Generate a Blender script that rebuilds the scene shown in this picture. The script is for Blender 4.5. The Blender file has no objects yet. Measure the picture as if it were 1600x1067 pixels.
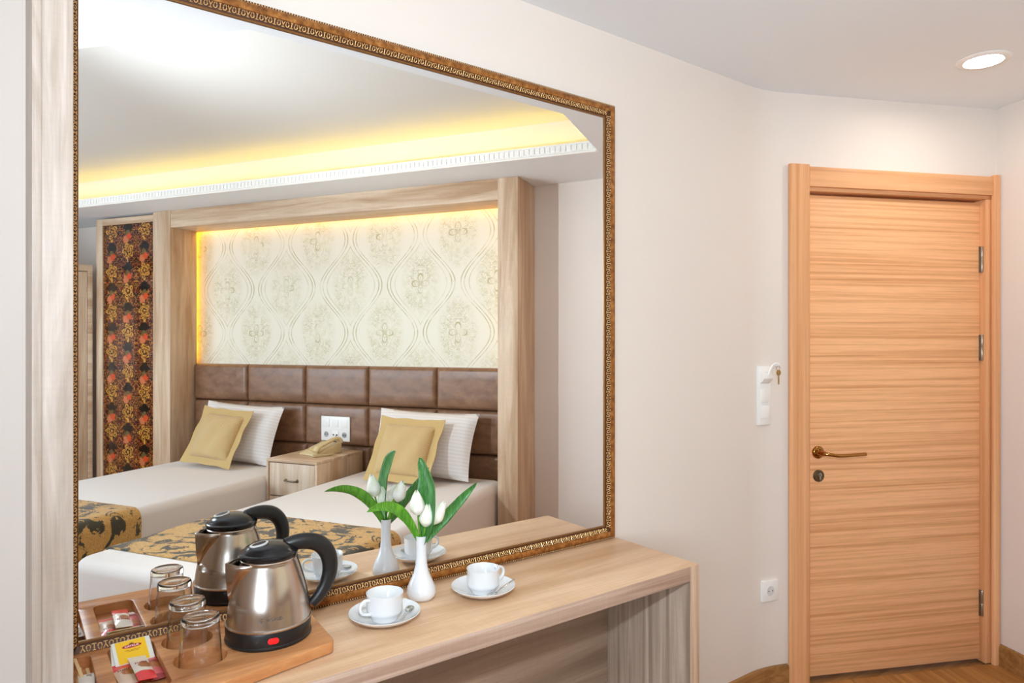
import bpy, bmesh, math, random
from mathutils import Vector, Matrix
from mathutils.geometry import tessellate_polygon

scene = bpy.context.scene
COL = scene.collection
random.seed(7)
PI = math.pi
R = math.radians

# ------------------------------------------------------------------ camera, light, exposure
H = 1.39                       # eye height; the mirror wall is the plane Y = 1.6
cam_d = bpy.data.cameras.new('camera')
cam_d.sensor_width = 36.0
cam_d.lens = 24.0
cam_d.clip_start = 0.02
cam = bpy.data.objects.new('camera', cam_d)
cam.location = (0, 0, H)
cam.rotation_euler = (R(90), 0, R(-36.5))
COL.objects.link(cam)
scene.camera = cam

scene.view_settings.view_transform = 'Standard'
scene.view_settings.look = 'None'
scene.view_settings.gamma = 1.0
scene.view_settings.use_curve_mapping = False
scene.view_settings.exposure = 0.38
try:
    scene.cycles.use_denoising = True
    scene.cycles.max_bounces = 12
    scene.cycles.diffuse_bounces = 6
    scene.cycles.transmission_bounces = 12
    scene.cycles.transparent_max_bounces = 32
    scene.cycles.sample_clamp_indirect = 6.0
    scene.cycles.blur_glossy = 0.3
except Exception:
    pass

world = bpy.data.worlds.new('sky_world')
scene.world = world
world.use_nodes = True
wbg = world.node_tree.nodes['Background']
wbg.inputs[0].default_value = (0.75, 0.86, 1.0, 1)
wbg.inputs[1].default_value = 1.5

def lamp(name, kind, loc, power, color, rot=(0, 0, 0), **kw):
    d = bpy.data.lights.new(name, kind)
    d.energy = power
    d.color = color
    for k, v in kw.items():
        setattr(d, k, v)
    o = bpy.data.objects.new(name, d)
    o.location = loc
    o.rotation_euler = rot
    COL.objects.link(o)
    return o

# photographer's flash held above the lens (its shadows show beside the bed surround and under the desk)
FLASH_W, SPILL_W, WINDOW_W, DOWN_E, COVE_E, NICHE_E = 84.0, 8.0, 80.0, 75.0, 11.0, 9.0
lamp('flash', 'SPOT', (-0.02, -0.10, 1.76), FLASH_W, (0.80, 0.91, 1.0), rot=Vector((.86, .50, .05)).to_track_quat('-Z', 'Y').to_euler(),
     spot_size=R(176), spot_blend=1.0, shadow_soft_size=0.03)
lamp('flash_spill', 'POINT', (-0.02, -0.10, 1.78), SPILL_W, (0.80, 0.91, 1.0), shadow_soft_size=0.03)   # light leaving the bare head sideways and up
# daylight entering through the window in the left wall
lamp('window_daylight', 'AREA', (-1.98, -1.5, 1.5), WINDOW_W, (0.70, 0.85, 1.0), rot=(0, R(-90), 0),
     shape='RECTANGLE', size=1.3, size_y=2.3)

# ------------------------------------------------------------------ layout constants
CE = 2.394                     # soffit height
YW = 1.6                       # mirror wall
YG = 1.585                     # mirror glass
AX, AY = 2.492, -0.14          # right front foot of the bed surround
HBR = math.atan2(0.854, 0.520) # rotation of the headboard wall frame (local x = -a, local y = o)
E2 = Vector((-0.520, -0.854)); N2 = Vector((-0.854, 0.520))
def hbw(a, o, z=0.0):
    return Vector((AX + E2.x * a + N2.x * o, AY + E2.y * a + N2.y * o, z))
DPX, DPY = 2.437, 1.600        # corner between mirror wall and door wall
DR = math.atan2(-0.4249, 0.9052)
DW = Vector((0.9052, -0.4249)); DN = Vector((0.4249, 0.9052))
def dww(t, y, z=0.0):
    return Vector((DPX + DW.x * t + DN.x * y, DPY + DW.y * t + DN.y * y, z))

# ------------------------------------------------------------------ scene helpers
def tag(o, label=None, cat=None, group=None, kind=None):
    if label: o['label'] = label
    if cat: o['category'] = cat
    if group: o['group'] = group
    if kind: o['kind'] = kind
    return o

def thing(name, label, cat, loc=(0, 0, 0), rz=0.0, group=None):
    o = bpy.data.objects.new(name, None)
    o.empty_display_size = 0.1
    COL.objects.link(o)
    o.location = loc
    o.rotation_euler = (0, 0, rz)
    return tag(o, label, cat, group)

def hbthing(name, label, cat, a, o, z, group=None, rz=0.0):
    return thing(name, label, cat, hbw(a, o, z), HBR + rz, group)

class MB:
    """collects geometry for ONE mesh object"""
    def __init__(self):
        self.v = []; self.f = []
    def add(self, verts, faces, M=None):
        b = len(self.v)
        if M is not None:
            verts = [M @ Vector(p) for p in verts]
        self.v += [tuple(p) for p in verts]
        self.f += [tuple(b + i for i in f) for f in faces]
        return self
    def box(self, x0, x1, y0, y1, z0, z1, M=None):
        v = [(x0,y0,z0),(x1,y0,z0),(x1,y1,z0),(x0,y1,z0),(x0,y0,z1),(x1,y0,z1),(x1,y1,z1),(x0,y1,z1)]
        f = [(0,3,2,1),(4,5,6,7),(0,1,5,4),(1,2,6,5),(2,3,7,6),(3,0,4,7)]
        return self.add(v, f, M)
    def prism(self, poly, h0, h1, axis='z', M=None):
        """polygon extruded along an axis: z -> (x,y), y -> (x,z), x -> (y,z)"""
        n = len(poly)
        def mk(p, h):
            if axis == 'z': return (p[0], p[1], h)
            if axis == 'y': return (p[0], h, p[1])
            return (h, p[0], p[1])
        v = [mk(p, h0) for p in poly] + [mk(p, h1) for p in poly]
        f = [tuple(range(n))[::-1], tuple(range(n, 2 * n))]
        f += [(i, (i + 1) % n, n + (i + 1) % n, n + i) for i in range(n)]
        return self.add(v, f, M)
    def lathe(self, prof, seg=40, M=None, lobes=0, amp=0.0, z0=0, z1=0):
        v = []; f = []
        n = len(prof)
        for i in range(seg):
            a = 2 * PI * i / seg
            k = 1.0
            for (r, z) in prof:
                rr = r
                if lobes and z0 <= z <= z1:
                    rr = r * (1 + amp * math.cos(lobes * a))
                v.append((rr * math.cos(a), rr * math.sin(a), z))
        for i in range(seg):
            j = (i + 1) % seg
            for k in range(n - 1):
                f.append((i * n + k, j * n + k, j * n + k + 1, i * n + k + 1))
        if prof[0][0] > 1e-6: f.append(tuple(i * n for i in range(seg))[::-1])
        if prof[-1][0] > 1e-6: f.append(tuple(i * n + n - 1 for i in range(seg)))
        return self.add(v, f, M)
    def tube(self, path, rad, seg=8, closed=False, M=None, flat=1.0, up=None):
        """tube along path; flat squashes along the second frame axis"""
        P = [Vector(p) for p in path]
        n = len(P)
        rads = rad if isinstance(rad, (list, tuple)) else [rad] * n
        v = []; f = []
        prev = None
        for i in range(n):
            if closed: t = (P[(i + 1) % n] - P[i - 1])
            else: t = P[min(i + 1, n - 1)] - P[max(i - 1, 0)]
            t.normalize()
            if prev is None:
                u = Vector(up) if up else (Vector((0, 0, 1)) if abs(t.z) < .9 else Vector((1, 0, 0)))
            else:
                u = prev
            u = (u - t * u.dot(t)).normalized()
            prev = u
            w = t.cross(u)
            for k in range(seg):
                a = 2 * PI * k / seg
                v.append(P[i] + (u * math.cos(a) * flat + w * math.sin(a)) * rads[i])
        m = n if closed else n - 1
        for i in range(m):
            j = (i + 1) % n
            for k in range(seg):
                l = (k + 1) % seg
                f.append((i * seg + k, j * seg + k, j * seg + l, i * seg + l)[::-1])
        if not closed:
            f.append(tuple(range(seg)))
            f.append(tuple((n - 1) * seg + k for k in range(seg))[::-1])
        return self.add(v, f, M)
    def grid(self, fn, nu, nv, M=None, closeu=False):
        v = []; f = []
        for i in range(nu):
            for j in range(nv):
                v.append(fn(i / (nu if closeu else nu - 1), j / (nv - 1)))
        for i in range(nu if closeu else nu - 1):
            i2 = (i + 1) % nu
            for j in range(nv - 1):
                f.append((i * nv + j, i2 * nv + j, i2 * nv + j + 1, i * nv + j + 1))
        return self.add(v, f, M)
    def mesh(self, name, bevel=0.0, seg=2, smooth=35, weld=True):
        me = bpy.data.meshes.new(name)
        me.from_pydata(self.v, [], self.f)
        bm = bmesh.new(); bm.from_mesh(me)
        if weld:
            bmesh.ops.remove_doubles(bm, verts=bm.verts, dist=1e-5)
        bmesh.ops.recalc_face_normals(bm, faces=bm.faces)
        if bevel > 0:
            ed = [e for e in bm.edges if len(e.link_faces) == 2 and e.calc_face_angle(0) > R(30)]
            bmesh.ops.bevel(bm, geom=ed, offset=bevel, segments=seg, affect='EDGES', profile=0.5, clamp_overlap=True)
        bm.to_mesh(me); bm.free()
        if smooth:
            me.polygons.foreach_set('use_smooth', [True] * len(me.polygons))
            me.set_sharp_from_angle(angle=R(smooth))
        return me
    def build(self, name, mat, parent=None, bevel=0.0, seg=2, smooth=35, loc=None, rot=None, weld=True):
        return link(name, self.mesh(name, bevel, seg, smooth, weld), mat, parent, loc, rot)

def link(name, me, mat=None, parent=None, loc=None, rot=None):
    if mat is not None and len(me.materials) == 0:
        me.materials.append(mat)
    o = bpy.data.objects.new(name, me)
    COL.objects.link(o)
    if parent: o.parent = parent
    if loc: o.location = loc
    if rot: o.rotation_euler = rot
    return o

def box(name, mat, parent, x0, x1, y0, y1, z0, z1, bevel=0.002, seg=2):
    return MB().box(x0, x1, y0, y1, z0, z1).build(name, mat, parent, bevel, seg)

def struct(name, mb, mat, bevel=0.0, **kw):
    o = mb.build(name, mat, None, bevel, **kw)
    o['kind'] = 'structure'
    return o

def boolean(base_mb, cutters, name, bevel=0.0):
    """base minus cutters, returned as a plain mesh (the helpers are deleted)"""
    me = base_mb.mesh(name, 0, 2, 0)
    ob = bpy.data.objects.new('tmp', me); COL.objects.link(ob)
    tmp = []
    for c in cutters:
        co = bpy.data.objects.new('tmpc', c.mesh('tmpc', 0, 2, 0)); COL.objects.link(co)
        md = ob.modifiers.new('b', 'BOOLEAN'); md.object = co; md.operation = 'DIFFERENCE'; md.solver = 'EXACT'
        tmp.append(co)
    bpy.context.view_layer.update()
    dg = bpy.context.evaluated_depsgraph_get()
    out = bpy.data.meshes.new_from_object(ob.evaluated_get(dg))
    out.name = name
    for t in tmp + [ob]:
        m = t.data
        bpy.data.objects.remove(t, do_unlink=True); bpy.data.meshes.remove(m)
    if bevel > 0:
        bm = bmesh.new(); bm.from_mesh(out)
        bmesh.ops.dissolve_limit(bm, angle_limit=R(1), verts=bm.verts, edges=bm.edges)
        ed = [e for e in bm.edges if len(e.link_faces) == 2 and e.calc_face_angle(0) > R(40)]
        bmesh.ops.bevel(bm, geom=ed, offset=bevel, segments=2, affect='EDGES', profile=0.5, clamp_overlap=True)
        bm.to_mesh(out); bm.free()
    out.polygons.foreach_set('use_smooth', [True] * len(out.polygons))
    out.set_sharp_from_angle(angle=R(35))
    return out

def text_mesh(s, size, extrude=0.0002, bold=0.0):
    cu = bpy.data.curves.new('txt', 'FONT')
    cu.body = s; cu.size = size; cu.extrude = extrude; cu.align_x = 'CENTER'; cu.align_y = 'CENTER'
    cu.offset = bold
    cu.resolution_u = 3
    ob = bpy.data.objects.new('txt', cu); COL.objects.link(ob)
    bpy.context.view_layer.update()
    me = bpy.data.meshes.new_from_object(ob.evaluated_get(bpy.context.evaluated_depsgraph_get()))
    bpy.data.objects.remove(ob, do_unlink=True); bpy.data.curves.remove(cu)
    me.materials.clear()
    return me

def arc(cx, cy, r, a0, a1, n):
    return [(cx + r * math.cos(R(a0 + (a1 - a0) * i / n)), cy + r * math.sin(R(a0 + (a1 - a0) * i / n))) for i in range(n + 1)]

def rrect(x0, x1, y0, y1, r, n=5):
    return (arc(x1 - r, y1 - r, r, 0, 90, n) + arc(x0 + r, y1 - r, r, 90, 180, n) +
            arc(x0 + r, y0 + r, r, 180, 270, n) + arc(x1 - r, y0 + r, r, 270, 360, n))

# ------------------------------------------------------------------ materials
def srgb(r, g, b):
    def f(c):
        c /= 255.0
        return c / 12.92 if c <= .04045 else ((c + .055) / 1.055) ** 2.4
    return (f(r), f(g), f(b), 1.0)

class X:
    """tiny expression layer over shader math nodes"""
    nt = None
    def __init__(self, s): self.s = s
    @staticmethod
    def m(op, *a):
        nd = X.nt.nodes.new('ShaderNodeMath'); nd.operation = op
        for i, q in enumerate(a):
            if isinstance(q, X): X.nt.links.new(q.s, nd.inputs[i])
            else: nd.inputs[i].default_value = q
        return X(nd.outputs[0])
    def __add__(s, o): return X.m('ADD', s, o)
    def __radd__(s, o): return X.m('ADD', o, s)
    def __sub__(s, o): return X.m('SUBTRACT', s, o)
    def __rsub__(s, o): return X.m('SUBTRACT', o, s)
    def __mul__(s, o): return X.m('MULTIPLY', s, o)
    def __rmul__(s, o): return X.m('MULTIPLY', o, s)
    def __truediv__(s, o): return X.m('DIVIDE', s, o)
    def lt(s, o): return X.m('LESS_THAN', s, o)
    def gt(s, o): return X.m('GREATER_THAN', s, o)
    def abs(s): return X.m('ABSOLUTE', s)
    def fract(s): return X.m('FRACT', s)
    def floor(s): return X.m('FLOOR', s)
    def sin(s): return X.m('SINE', s)
    def cos(s): return X.m('COSINE', s)
    def sqrt(s): return X.m('SQRT', s)
    def min(s, o): return X.m('MINIMUM', s, o)
    def max(s, o): return X.m('MAXIMUM', s, o)
    def atan2(s, o): return X.m('ARCTAN2', s, o)
    def ss(s, lo, hi):                       # smoothstep lo..hi -> 0..1
        nd = X.nt.nodes.new('ShaderNodeMapRange'); nd.interpolation_type = 'SMOOTHSTEP'
        X.nt.links.new(s.s, nd.inputs[0])
        nd.inputs[1].default_value = lo; nd.inputs[2].default_value = hi
        return X(nd.outputs[0])

class Mat:
    def __init__(self, name, rough=0.5, color=(0.8, 0.8, 0.8, 1), metallic=0.0, spec=0.5, **kw):
        m = bpy.data.materials.new(name); m.use_nodes = True
        self.m = m; self.nt = m.node_tree; X.nt = self.nt
        self.b = self.nt.nodes['Principled BSDF']
        self.b.inputs['Base Color'].default_value = color
        self.b.inputs['Roughness'].default_value = rough
        self.b.inputs['Metallic'].default_value = metallic
        self.b.inputs['Specular IOR Level'].default_value = spec
        for k, v in kw.items():
            self.b.inputs[k.replace('_', ' ')].default_value = v
    def coord(self, kind='Object', scale=(1, 1, 1), loc=(0, 0, 0), rot=(0, 0, 0)):
        t = self.nt.nodes.new('ShaderNodeTexCoord'); mp = self.nt.nodes.new('ShaderNodeMapping')
        self.nt.links.new(t.outputs[kind], mp.inputs[0])
        mp.inputs['Scale'].default_value = scale; mp.inputs['Location'].default_value = loc
        mp.inputs['Rotation'].default_value = rot
        return mp.outputs[0]
    def xyz(self, vec):
        s = self.nt.nodes.new('ShaderNodeSeparateXYZ'); self.nt.links.new(vec, s.inputs[0])
        return [X(o) for o in s.outputs]
    def noise(self, vec, scale=5, detail=3, rough=.5, dist=0.0):
        n = self.nt.nodes.new('ShaderNodeTexNoise')
        self.nt.links.new(vec, n.inputs['Vector'])
        n.inputs['Scale'].default_value = scale; n.inputs['Detail'].default_value = detail
        n.inputs['Roughness'].default_value = rough; n.inputs['Distortion'].default_value = dist
        return X(n.outputs[0])
    def voronoi(self, vec, scale=5, feature='F1', rnd=1.0):
        n = self.nt.nodes.new('ShaderNodeTexVoronoi'); n.feature = feature
        self.nt.links.new(vec, n.inputs['Vector']); n.inputs['Scale'].default_value = scale
        n.inputs['Randomness'].default_value = rnd
        return X(n.outputs[0])
    def vec(self, x, y, z=0.0):
        c = self.nt.nodes.new('ShaderNodeCombineXYZ')
        for i, q in enumerate((x, y, z)):
            if isinstance(q, X): self.nt.links.new(q.s, c.inputs[i])
            else: c.inputs[i].default_value = q
        return c.outputs[0]
    def mix(self, fac, a, b, mode='MIX'):
        n = self.nt.nodes.new('ShaderNodeMix'); n.data_type = 'RGBA'; n.blend_type = mode
        for i, q in ((0, fac), (6, a), (7, b)):
            if isinstance(q, X): self.nt.links.new(q.s, n.inputs[i])
            elif hasattr(q, 'is_output'): self.nt.links.new(q, n.inputs[i])
            else: n.inputs[i].default_value = q
        return n.outputs[2]
    def ramp(self, x, stops):
        n = self.nt.nodes.new('ShaderNodeValToRGB'); self.nt.links.new(x.s, n.inputs[0])
        el = n.color_ramp.elements
        while len(el) < len(stops): el.new(0.5)
        for e, (p, c) in zip(el, stops): e.position = p; e.color = c
        return n.outputs[0]
    def base(self, sock): self.nt.links.new(sock, self.b.inputs['Base Color']); return self
    def rough(self, x): self.nt.links.new(x.s, self.b.inputs['Roughness']); return self
    def bump(self, x, strength=.2, dist=.002):
        n = self.nt.nodes.new('ShaderNodeBump'); n.inputs['Strength'].default_value = strength
        n.inputs['Distance'].default_value = dist
        self.nt.links.new(x.s, n.inputs['Height']); self.nt.links.new(n.outputs[0], self.b.inputs['Normal'])
        return self

def plain(name, rgb, rough=.5, **kw):
    return Mat(name, rough, srgb(*rgb), **kw).m

def emit(name, color, strength):
    m = bpy.data.materials.new(name); m.use_nodes = True
    nt = m.node_tree; nt.nodes.clear()
    e = nt.nodes.new('ShaderNodeEmission'); o = nt.nodes.new('ShaderNodeOutputMaterial')
    e.inputs[0].default_value = color; e.inputs[1].default_value = strength
    nt.links.new(e.outputs[0], o.inputs[0])
    return m

def wood(name, light, dark, axis='x', scale=1.0, rough=.45, saw=0.10, band=14.0, fiber=.35, stretch=1.2, lo=.35, hi=.68, dist=.8, loc=(0, 0, 0)):
    M = Mat(name, rough, spec=.35)
    ax = 'xyz'.index(axis)
    def sc(along, across):
        s = [across] * 3; s[ax] = along
        return tuple(q * scale for q in s)
    n1 = M.noise(M.coord(scale=sc(stretch, band), loc=loc), 1.0, 5, .55, dist)
    n2 = M.noise(M.coord(scale=sc(9, 260)), 1.0, 2, .6)
    n3 = M.noise(M.coord(scale=sc(170, 9)), 1.0, 1, .5)
    c = M.ramp(n1, [(lo, srgb(*dark)), (hi, srgb(*light))])
    k = (n2 - .5) * fiber + (n3 - .5) * saw + 1.0
    c2 = M.mix(1.0, c, M.vec(k, k, k), 'MULTIPLY')
    M.base(c2)
    M.bump(n2 + n3 * saw, .12, .0008)
    return M.m

OAK_L, OAK_D = (220, 197, 170), (184, 150, 118)
M_oak_x = wood('oak_grain_x', OAK_L, OAK_D, 'x')
M_oak_z = wood('oak_grain_z', OAK_L, OAK_D, 'z')
M_oak_y = wood('oak_grain_y', OAK_L, OAK_D, 'y')
M_desk = wood('desk_oak_grain_x', (232, 200, 166), (200, 158, 120), 'x', band=9, stretch=.9)
M_edge = wood('oak_edge_band', (205, 178, 160), (176, 144, 124), 'x', band=70, stretch=2.0, saw=.1)
M_edge_z = wood('oak_edge_band_upright', (214, 186, 162), (186, 150, 124), 'z', band=70, stretch=2.0, saw=.1)
M_fin = wood('pale_oak_upright', (204, 191, 181), (172, 156, 142), 'z', band=24, stretch=2.5, saw=.08, fiber=.35, dist=1.5)
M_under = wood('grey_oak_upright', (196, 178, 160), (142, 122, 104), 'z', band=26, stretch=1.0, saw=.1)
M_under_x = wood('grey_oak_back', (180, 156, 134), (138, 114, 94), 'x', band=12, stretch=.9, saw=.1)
M_veneer = wood('door_veneer', (240, 184, 134), (206, 142, 90), 'x', band=75, stretch=.7, saw=.0, fiber=.34, lo=.28, hi=.56, dist=.10)
M_casing = wood('door_casing_veneer', (236, 180, 132), (210, 148, 98), 'z', band=40, stretch=.6, saw=.0, fiber=.2, dist=.2)
M_casing_x = wood('door_header_veneer', (236, 180, 132), (210, 148, 98), 'x', band=40, stretch=.8, saw=.0, fiber=.2, dist=.2)
M_plank = wood('floor_laminate', (188, 136, 78), (152, 102, 50), 'x', band=22, stretch=1.2, saw=.0, rough=.35)
M_skirt = wood('skirting_oak', (172, 126, 74), (136, 94, 50), 'x', band=40, stretch=1.5, saw=.0)
M_tray = wood('tray_acacia', (212, 152, 100), (168, 104, 58), 'x', band=26, stretch=2.4, saw=.0, rough=.32)
M_stick = plain('birch_stick', (226, 190, 134), .6)

def wall_paint(name, rgb, amt=.04):
    M = Mat(name, .75, spec=.25)
    n = M.noise(M.coord(), 2.2, 3, .55)
    k = (n - .5) * amt + 1.0
    M.base(M.mix(1.0, srgb(*rgb), M.vec(k, k, k), 'MULTIPLY'))
    M.bump(M.noise(M.coord(), 160, 2), .05, .001)
    return M.m
M_wall = wall_paint('beige_wall_paint', (228, 218, 209))
M_ceil = wall_paint('white_ceiling_paint', (236, 240, 244), .02)
M_recess = wall_paint('recess_white_dimmed', (218, 215, 210), .02)  # ceiling white dimmed in its colour, so the strip glow stays yellow
M_white_trim = plain('white_cornice', (244, 242, 238), .5)
M_mirror = Mat('mirror_glass', 0.0, (.93, .94, .935, 1), metallic=1.0).m
M_white_pl = plain('white_plastic', (240, 238, 234), .35)
M_grey_pl = plain('light_grey_plastic', (214, 214, 212), .4)
M_black_hole = plain('dark_hole', (38, 36, 34), .6)
M_porcelain = plain('white_porcelain', (226, 227, 228), .12, Coat_Weight=.4)
M_vase = plain('white_glazed_ceramic', (228, 229, 232), .15, Coat_Weight=.3)
M_black_pl = plain('black_plastic', (26, 26, 27), .33)
M_black_gloss = plain('black_gloss_plastic', (22, 22, 24), .18)
M_chrome = plain('polished_steel', (205, 205, 205), .12, metallic=1.0)
M_nickel = plain('satin_nickel', (168, 160, 148), .32, metallic=1.0)
M_bronze = plain('polished_bronze', (168, 122, 66), .14, metallic=1.0)
M_antique = plain('aged_bronze', (112, 100, 80), .35, metallic=1.0)
M_brass = plain('worn_brass', (186, 150, 96), .3, metallic=1.0)
M_red = plain('red_plastic', (226, 22, 26), .3, Emission_Color=(1, .02, .02, 1), Emission_Strength=.25)
M_steel = Mat('brushed_steel', .19, srgb(206, 194, 182), metallic=1.0, Anisotropic=.88)
_tg = M_steel.nt.nodes.new('ShaderNodeTangent'); _tg.direction_type = 'RADIAL'; _tg.axis = 'Z'
M_steel.nt.links.new(_tg.outputs[0], M_steel.b.inputs['Tangent'])
_n = M_steel.noise(M_steel.coord(scale=(1, 1, 260)), 3, 2)
M_steel.bump(_n, .04, .0005); M_steel = M_steel.m
def thin_glass(name, tint, edge, ior):
    """clear thin-walled glass: transparent with a fresnel reflection and darker grazing edges"""
    m = bpy.data.materials.new(name); m.use_nodes = True
    nt = m.node_tree; nt.nodes.clear()
    out = nt.nodes.new('ShaderNodeOutputMaterial'); mx = nt.nodes.new('ShaderNodeMixShader')
    tr = nt.nodes.new('ShaderNodeBsdfTransparent'); gl = nt.nodes.new('ShaderNodeBsdfGlossy');     lw = nt.nodes.new('ShaderNodeLayerWeight'); rp = nt.nodes.new('ShaderNodeValToRGB')
    gl.inputs['Roughness'].default_value = .01; lw.inputs[0].default_value = .5
    X.nt = nt
    fac = X.m('POWER', X(lw.outputs['Facing']), 4.0) * .85 + ior
    rp.color_ramp.elements[0].color = tint; rp.color_ramp.elements[1].color = edge; rp.color_ramp.elements[0].position = .62
    nt.links.new(lw.outputs['Facing'], rp.inputs[0]); nt.links.new(rp.outputs[0], tr.inputs[0])
    nt.links.new(fac.s, mx.inputs[0]); nt.links.new(tr.outputs[0], mx.inputs[1]); nt.links.new(gl.outputs[0], mx.inputs[2])
    nt.links.new(mx.outputs[0], out.inputs[0])
    return m
M_glass = thin_glass('clear_glass', (.992, .992, .992, 1), (.42, .42, .41, 1), .05)
_g = Mat('solid_glass', 0.0, (1, 1, 1, 1)); _g.b.inputs['Transmission Weight'].default_value = 1.0
_g.b.inputs['IOR'].default_value = 1.45; M_glass_solid = _g.m
M_pane = bpy.data.materials.new('window_pane'); M_pane.use_nodes = True
_nt = M_pane.node_tree; _nt.nodes.clear()
_o = _nt.nodes.new('ShaderNodeOutputMaterial'); _mx = _nt.nodes.new('ShaderNodeMixShader'); _mx.inputs[0].default_value = .06
_t = _nt.nodes.new('ShaderNodeBsdfTransparent'); _gl = _nt.nodes.new('ShaderNodeBsdfGlossy'); _gl.inputs['Roughness'].default_value = .02
_nt.links.new(_t.outputs[0], _mx.inputs[1]); _nt.links.new(_gl.outputs[0], _mx.inputs[2]); _nt.links.new(_mx.outputs[0], _o.inputs[0])

# gilt frame
_M = Mat('gilt_band', .38, metallic=.45)
_q = _M.noise(_M.coord(), 60, 4, .65)
_M.base(_M.ramp(_q, [(.30, srgb(100, 58, 22)), (.5, srgb(158, 100, 44)), (.72, srgb(200, 142, 78))])); _M.rough(_q * .3 + .25); M_gilt = _M.m
M_gilt_hi = plain('gilt_relief', (240, 196, 132), .32, metallic=.45)
M_gilt_dk = plain('bronze_ground', (74, 38, 12), .5, metallic=.2)
M_lip = plain('inner_lip', (128, 86, 42), .4, metallic=.5)

# fabrics and leather
_M = Mat('brown_leather', .36, spec=.5)
_q = _M.noise(_M.coord(scale=(3, 3, 5)), 3, 5, .6, .6)
_M.base(_M.ramp(_q, [(.3, srgb(112, 78, 54)), (.7, srgb(146, 108, 80))])); _M.rough(_q * .2 + .27)
_M.bump(_M.noise(_M.coord(), 240, 2) + _M.noise(_M.coord(), 18, 3) * 1.5, .15, .001); M_leather = _M.m
def fabric(name, rgb, sc=600, amt=.12, rough=.9):
    M = Mat(name, rough, spec=.15, Sheen_Weight=.15)
    n = M.noise(M.coord(), sc, 2)
    M.base(M.mix(1.0, srgb(*rgb), M.vec(n * amt + (1 - amt / 2), n * amt + (1 - amt / 2), n * amt + (1 - amt / 2)), 'MULTIPLY'))
    M.bump(M.noise(M.coord(), 7, 3), .12, .01)
    return M.m
M_sheet = fabric('white_bed_sheet', (226, 219, 213))
_M = Mat('satin_stripe_pillowcase', .6, spec=.3, Sheen_Weight=.2)
_x, _y, _z = _M.xyz(_M.coord())
_s = (_y * (2 * PI / .022)).sin().gt(0.0)
_M.base(_M.mix(_s, srgb(230, 227, 225), srgb(222, 218, 215))); _M.rough(_s * .25 + .45)
_M.bump(_M.noise(_M.coord(), 9, 3), .25, .01); M_pillow = _M.m
_M = Mat('gold_waffle_weave', .75, spec=.2, Sheen_Weight=.3)
_x, _y, _z = _M.xyz(_M.coord())
_w = (_x * (2 * PI / .012)).sin() * (_y * (2 * PI / .012)).sin()
_M.base(_M.ramp(_w * .5 + .5, [(.1, srgb(186, 154, 100)), (.9, srgb(214, 186, 136))])); _M.bump(_w, .4, .002); M_cushion = _M.m
M_flange = fabric('gold_flange_fabric', (198, 168, 114), 500, .2)
_M = Mat('gold_floral_brocade', .6, spec=.3, Sheen_Weight=.2)
_q = _M.noise(_M.coord(scale=(1, 1.25, 1)), 7.5, 5, .66, 1.6)
_q2 = _M.noise(_M.coord(), 150, 2)
_f = _q.ss(.455, .475)
_M.base(_M.mix(_f, srgb(66, 62, 48), _M.ramp(_q2, [(.3, srgb(178, 134, 70)), (.7, srgb(214, 170, 100))]))); _M.bump(_f, .3, .002); M_runner = _M.m
M_phone = plain('cream_plastic', (216, 196, 150), .4)
M_bedbase = plain('dark_bed_base', (44, 36, 32), .8)
M_green = Mat('tulip_leaf', .4, spec=.4)
_x, _y, _z = M_green.xyz(M_green.coord())
_q = M_green.noise(M_green.coord(scale=(1, 1, .12)), 260, 2)
M_green.base(M_green.ramp(_q, [(.3, srgb(58, 120, 30)), (.7, srgb(112, 172, 50))])); M_green = M_green.m
M_green_dk = Mat('tulip_leaf_dark', .4, spec=.4)
_q = M_green_dk.noise(M_green_dk.coord(scale=(1, 1, .12)), 260, 2)
M_green_dk.base(M_green_dk.ramp(_q, [(.3, srgb(40, 96, 42)), (.7, srgb(84, 146, 70))])); M_green_dk = M_green_dk.m
_M = Mat('tulip_petal', .55, spec=.3, Subsurface_Weight=.15, Subsurface_Radius=(.01, .01, .008))
_M.base(_M.ramp(_M.noise(_M.coord(scale=(1, 1, .25)), 90, 2), [(.3, srgb(228, 232, 206)), (.6, srgb(248, 246, 240))])); M_petal = _M.m

# ogee damask wallpaper: local x along the wall, z up
def ogee(M, px, pz, ox, oz, wmean=.25, wamp=.19):
    x, y, z = M.xyz(M.coord())
    u = (x + ox) / px; v = (z + oz) / pz
    w = (v * (2 * PI)).cos() * wamp + wmean
    uf = (u.fract() - .5).abs()
    d = uf - w                                   # signed distance to the ogee outline
    inside = d.lt(0.0)
    # nearest cell centre: (.5, integer) inside, (0, half) outside
    uc = inside * ((u.fract()) - .5) + (1.0 - inside) * ((u + .5).fract() - .5)
    vc = inside * ((v + .5).fract() - .5) + (1.0 - inside) * (v.fract() - .5)
    return x, z, d, uc * px, vc * pz
_M = Mat('ogee_damask_wallpaper', .65, spec=.25)
_x, _z, _d, _cx, _cz = ogee(_M, .58, .681, 2.292, -1.792)
_r = (_cx * _cx + _cz * _cz).sqrt()
_ph = _cz.atan2(_cx)
_pet = _r - ((_ph * 2.0).cos().abs() * .055 + .012)
_ring = (_pet.abs()).ss(.009, .003)
_core = _r.ss(.020, .012)
_outl = ((_d.abs() - .022).abs()).ss(.010, .003)
_outl2 = ((_d + .085).abs()).ss(.010, .003)
_scr = _M.noise(_M.vec(_cx.abs() * 1.0, _cz, 0.0), 26, 3, .6, 2.2)
_scrl = ((_scr - .5).abs()).ss(.045, .012)
_ell = ((_cx * _cx) / .030 + (_cz * _cz) / .075).ss(1.0, .35)
_wear = _M.noise(_M.coord(), 9, 4, .6).ss(.36, .62)
_line = (_ring.max(_outl).max(_outl2 * .6) * .95).max(_scrl * _ell * .75).max(_core * .5) * (_wear * .8 + .2)
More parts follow.
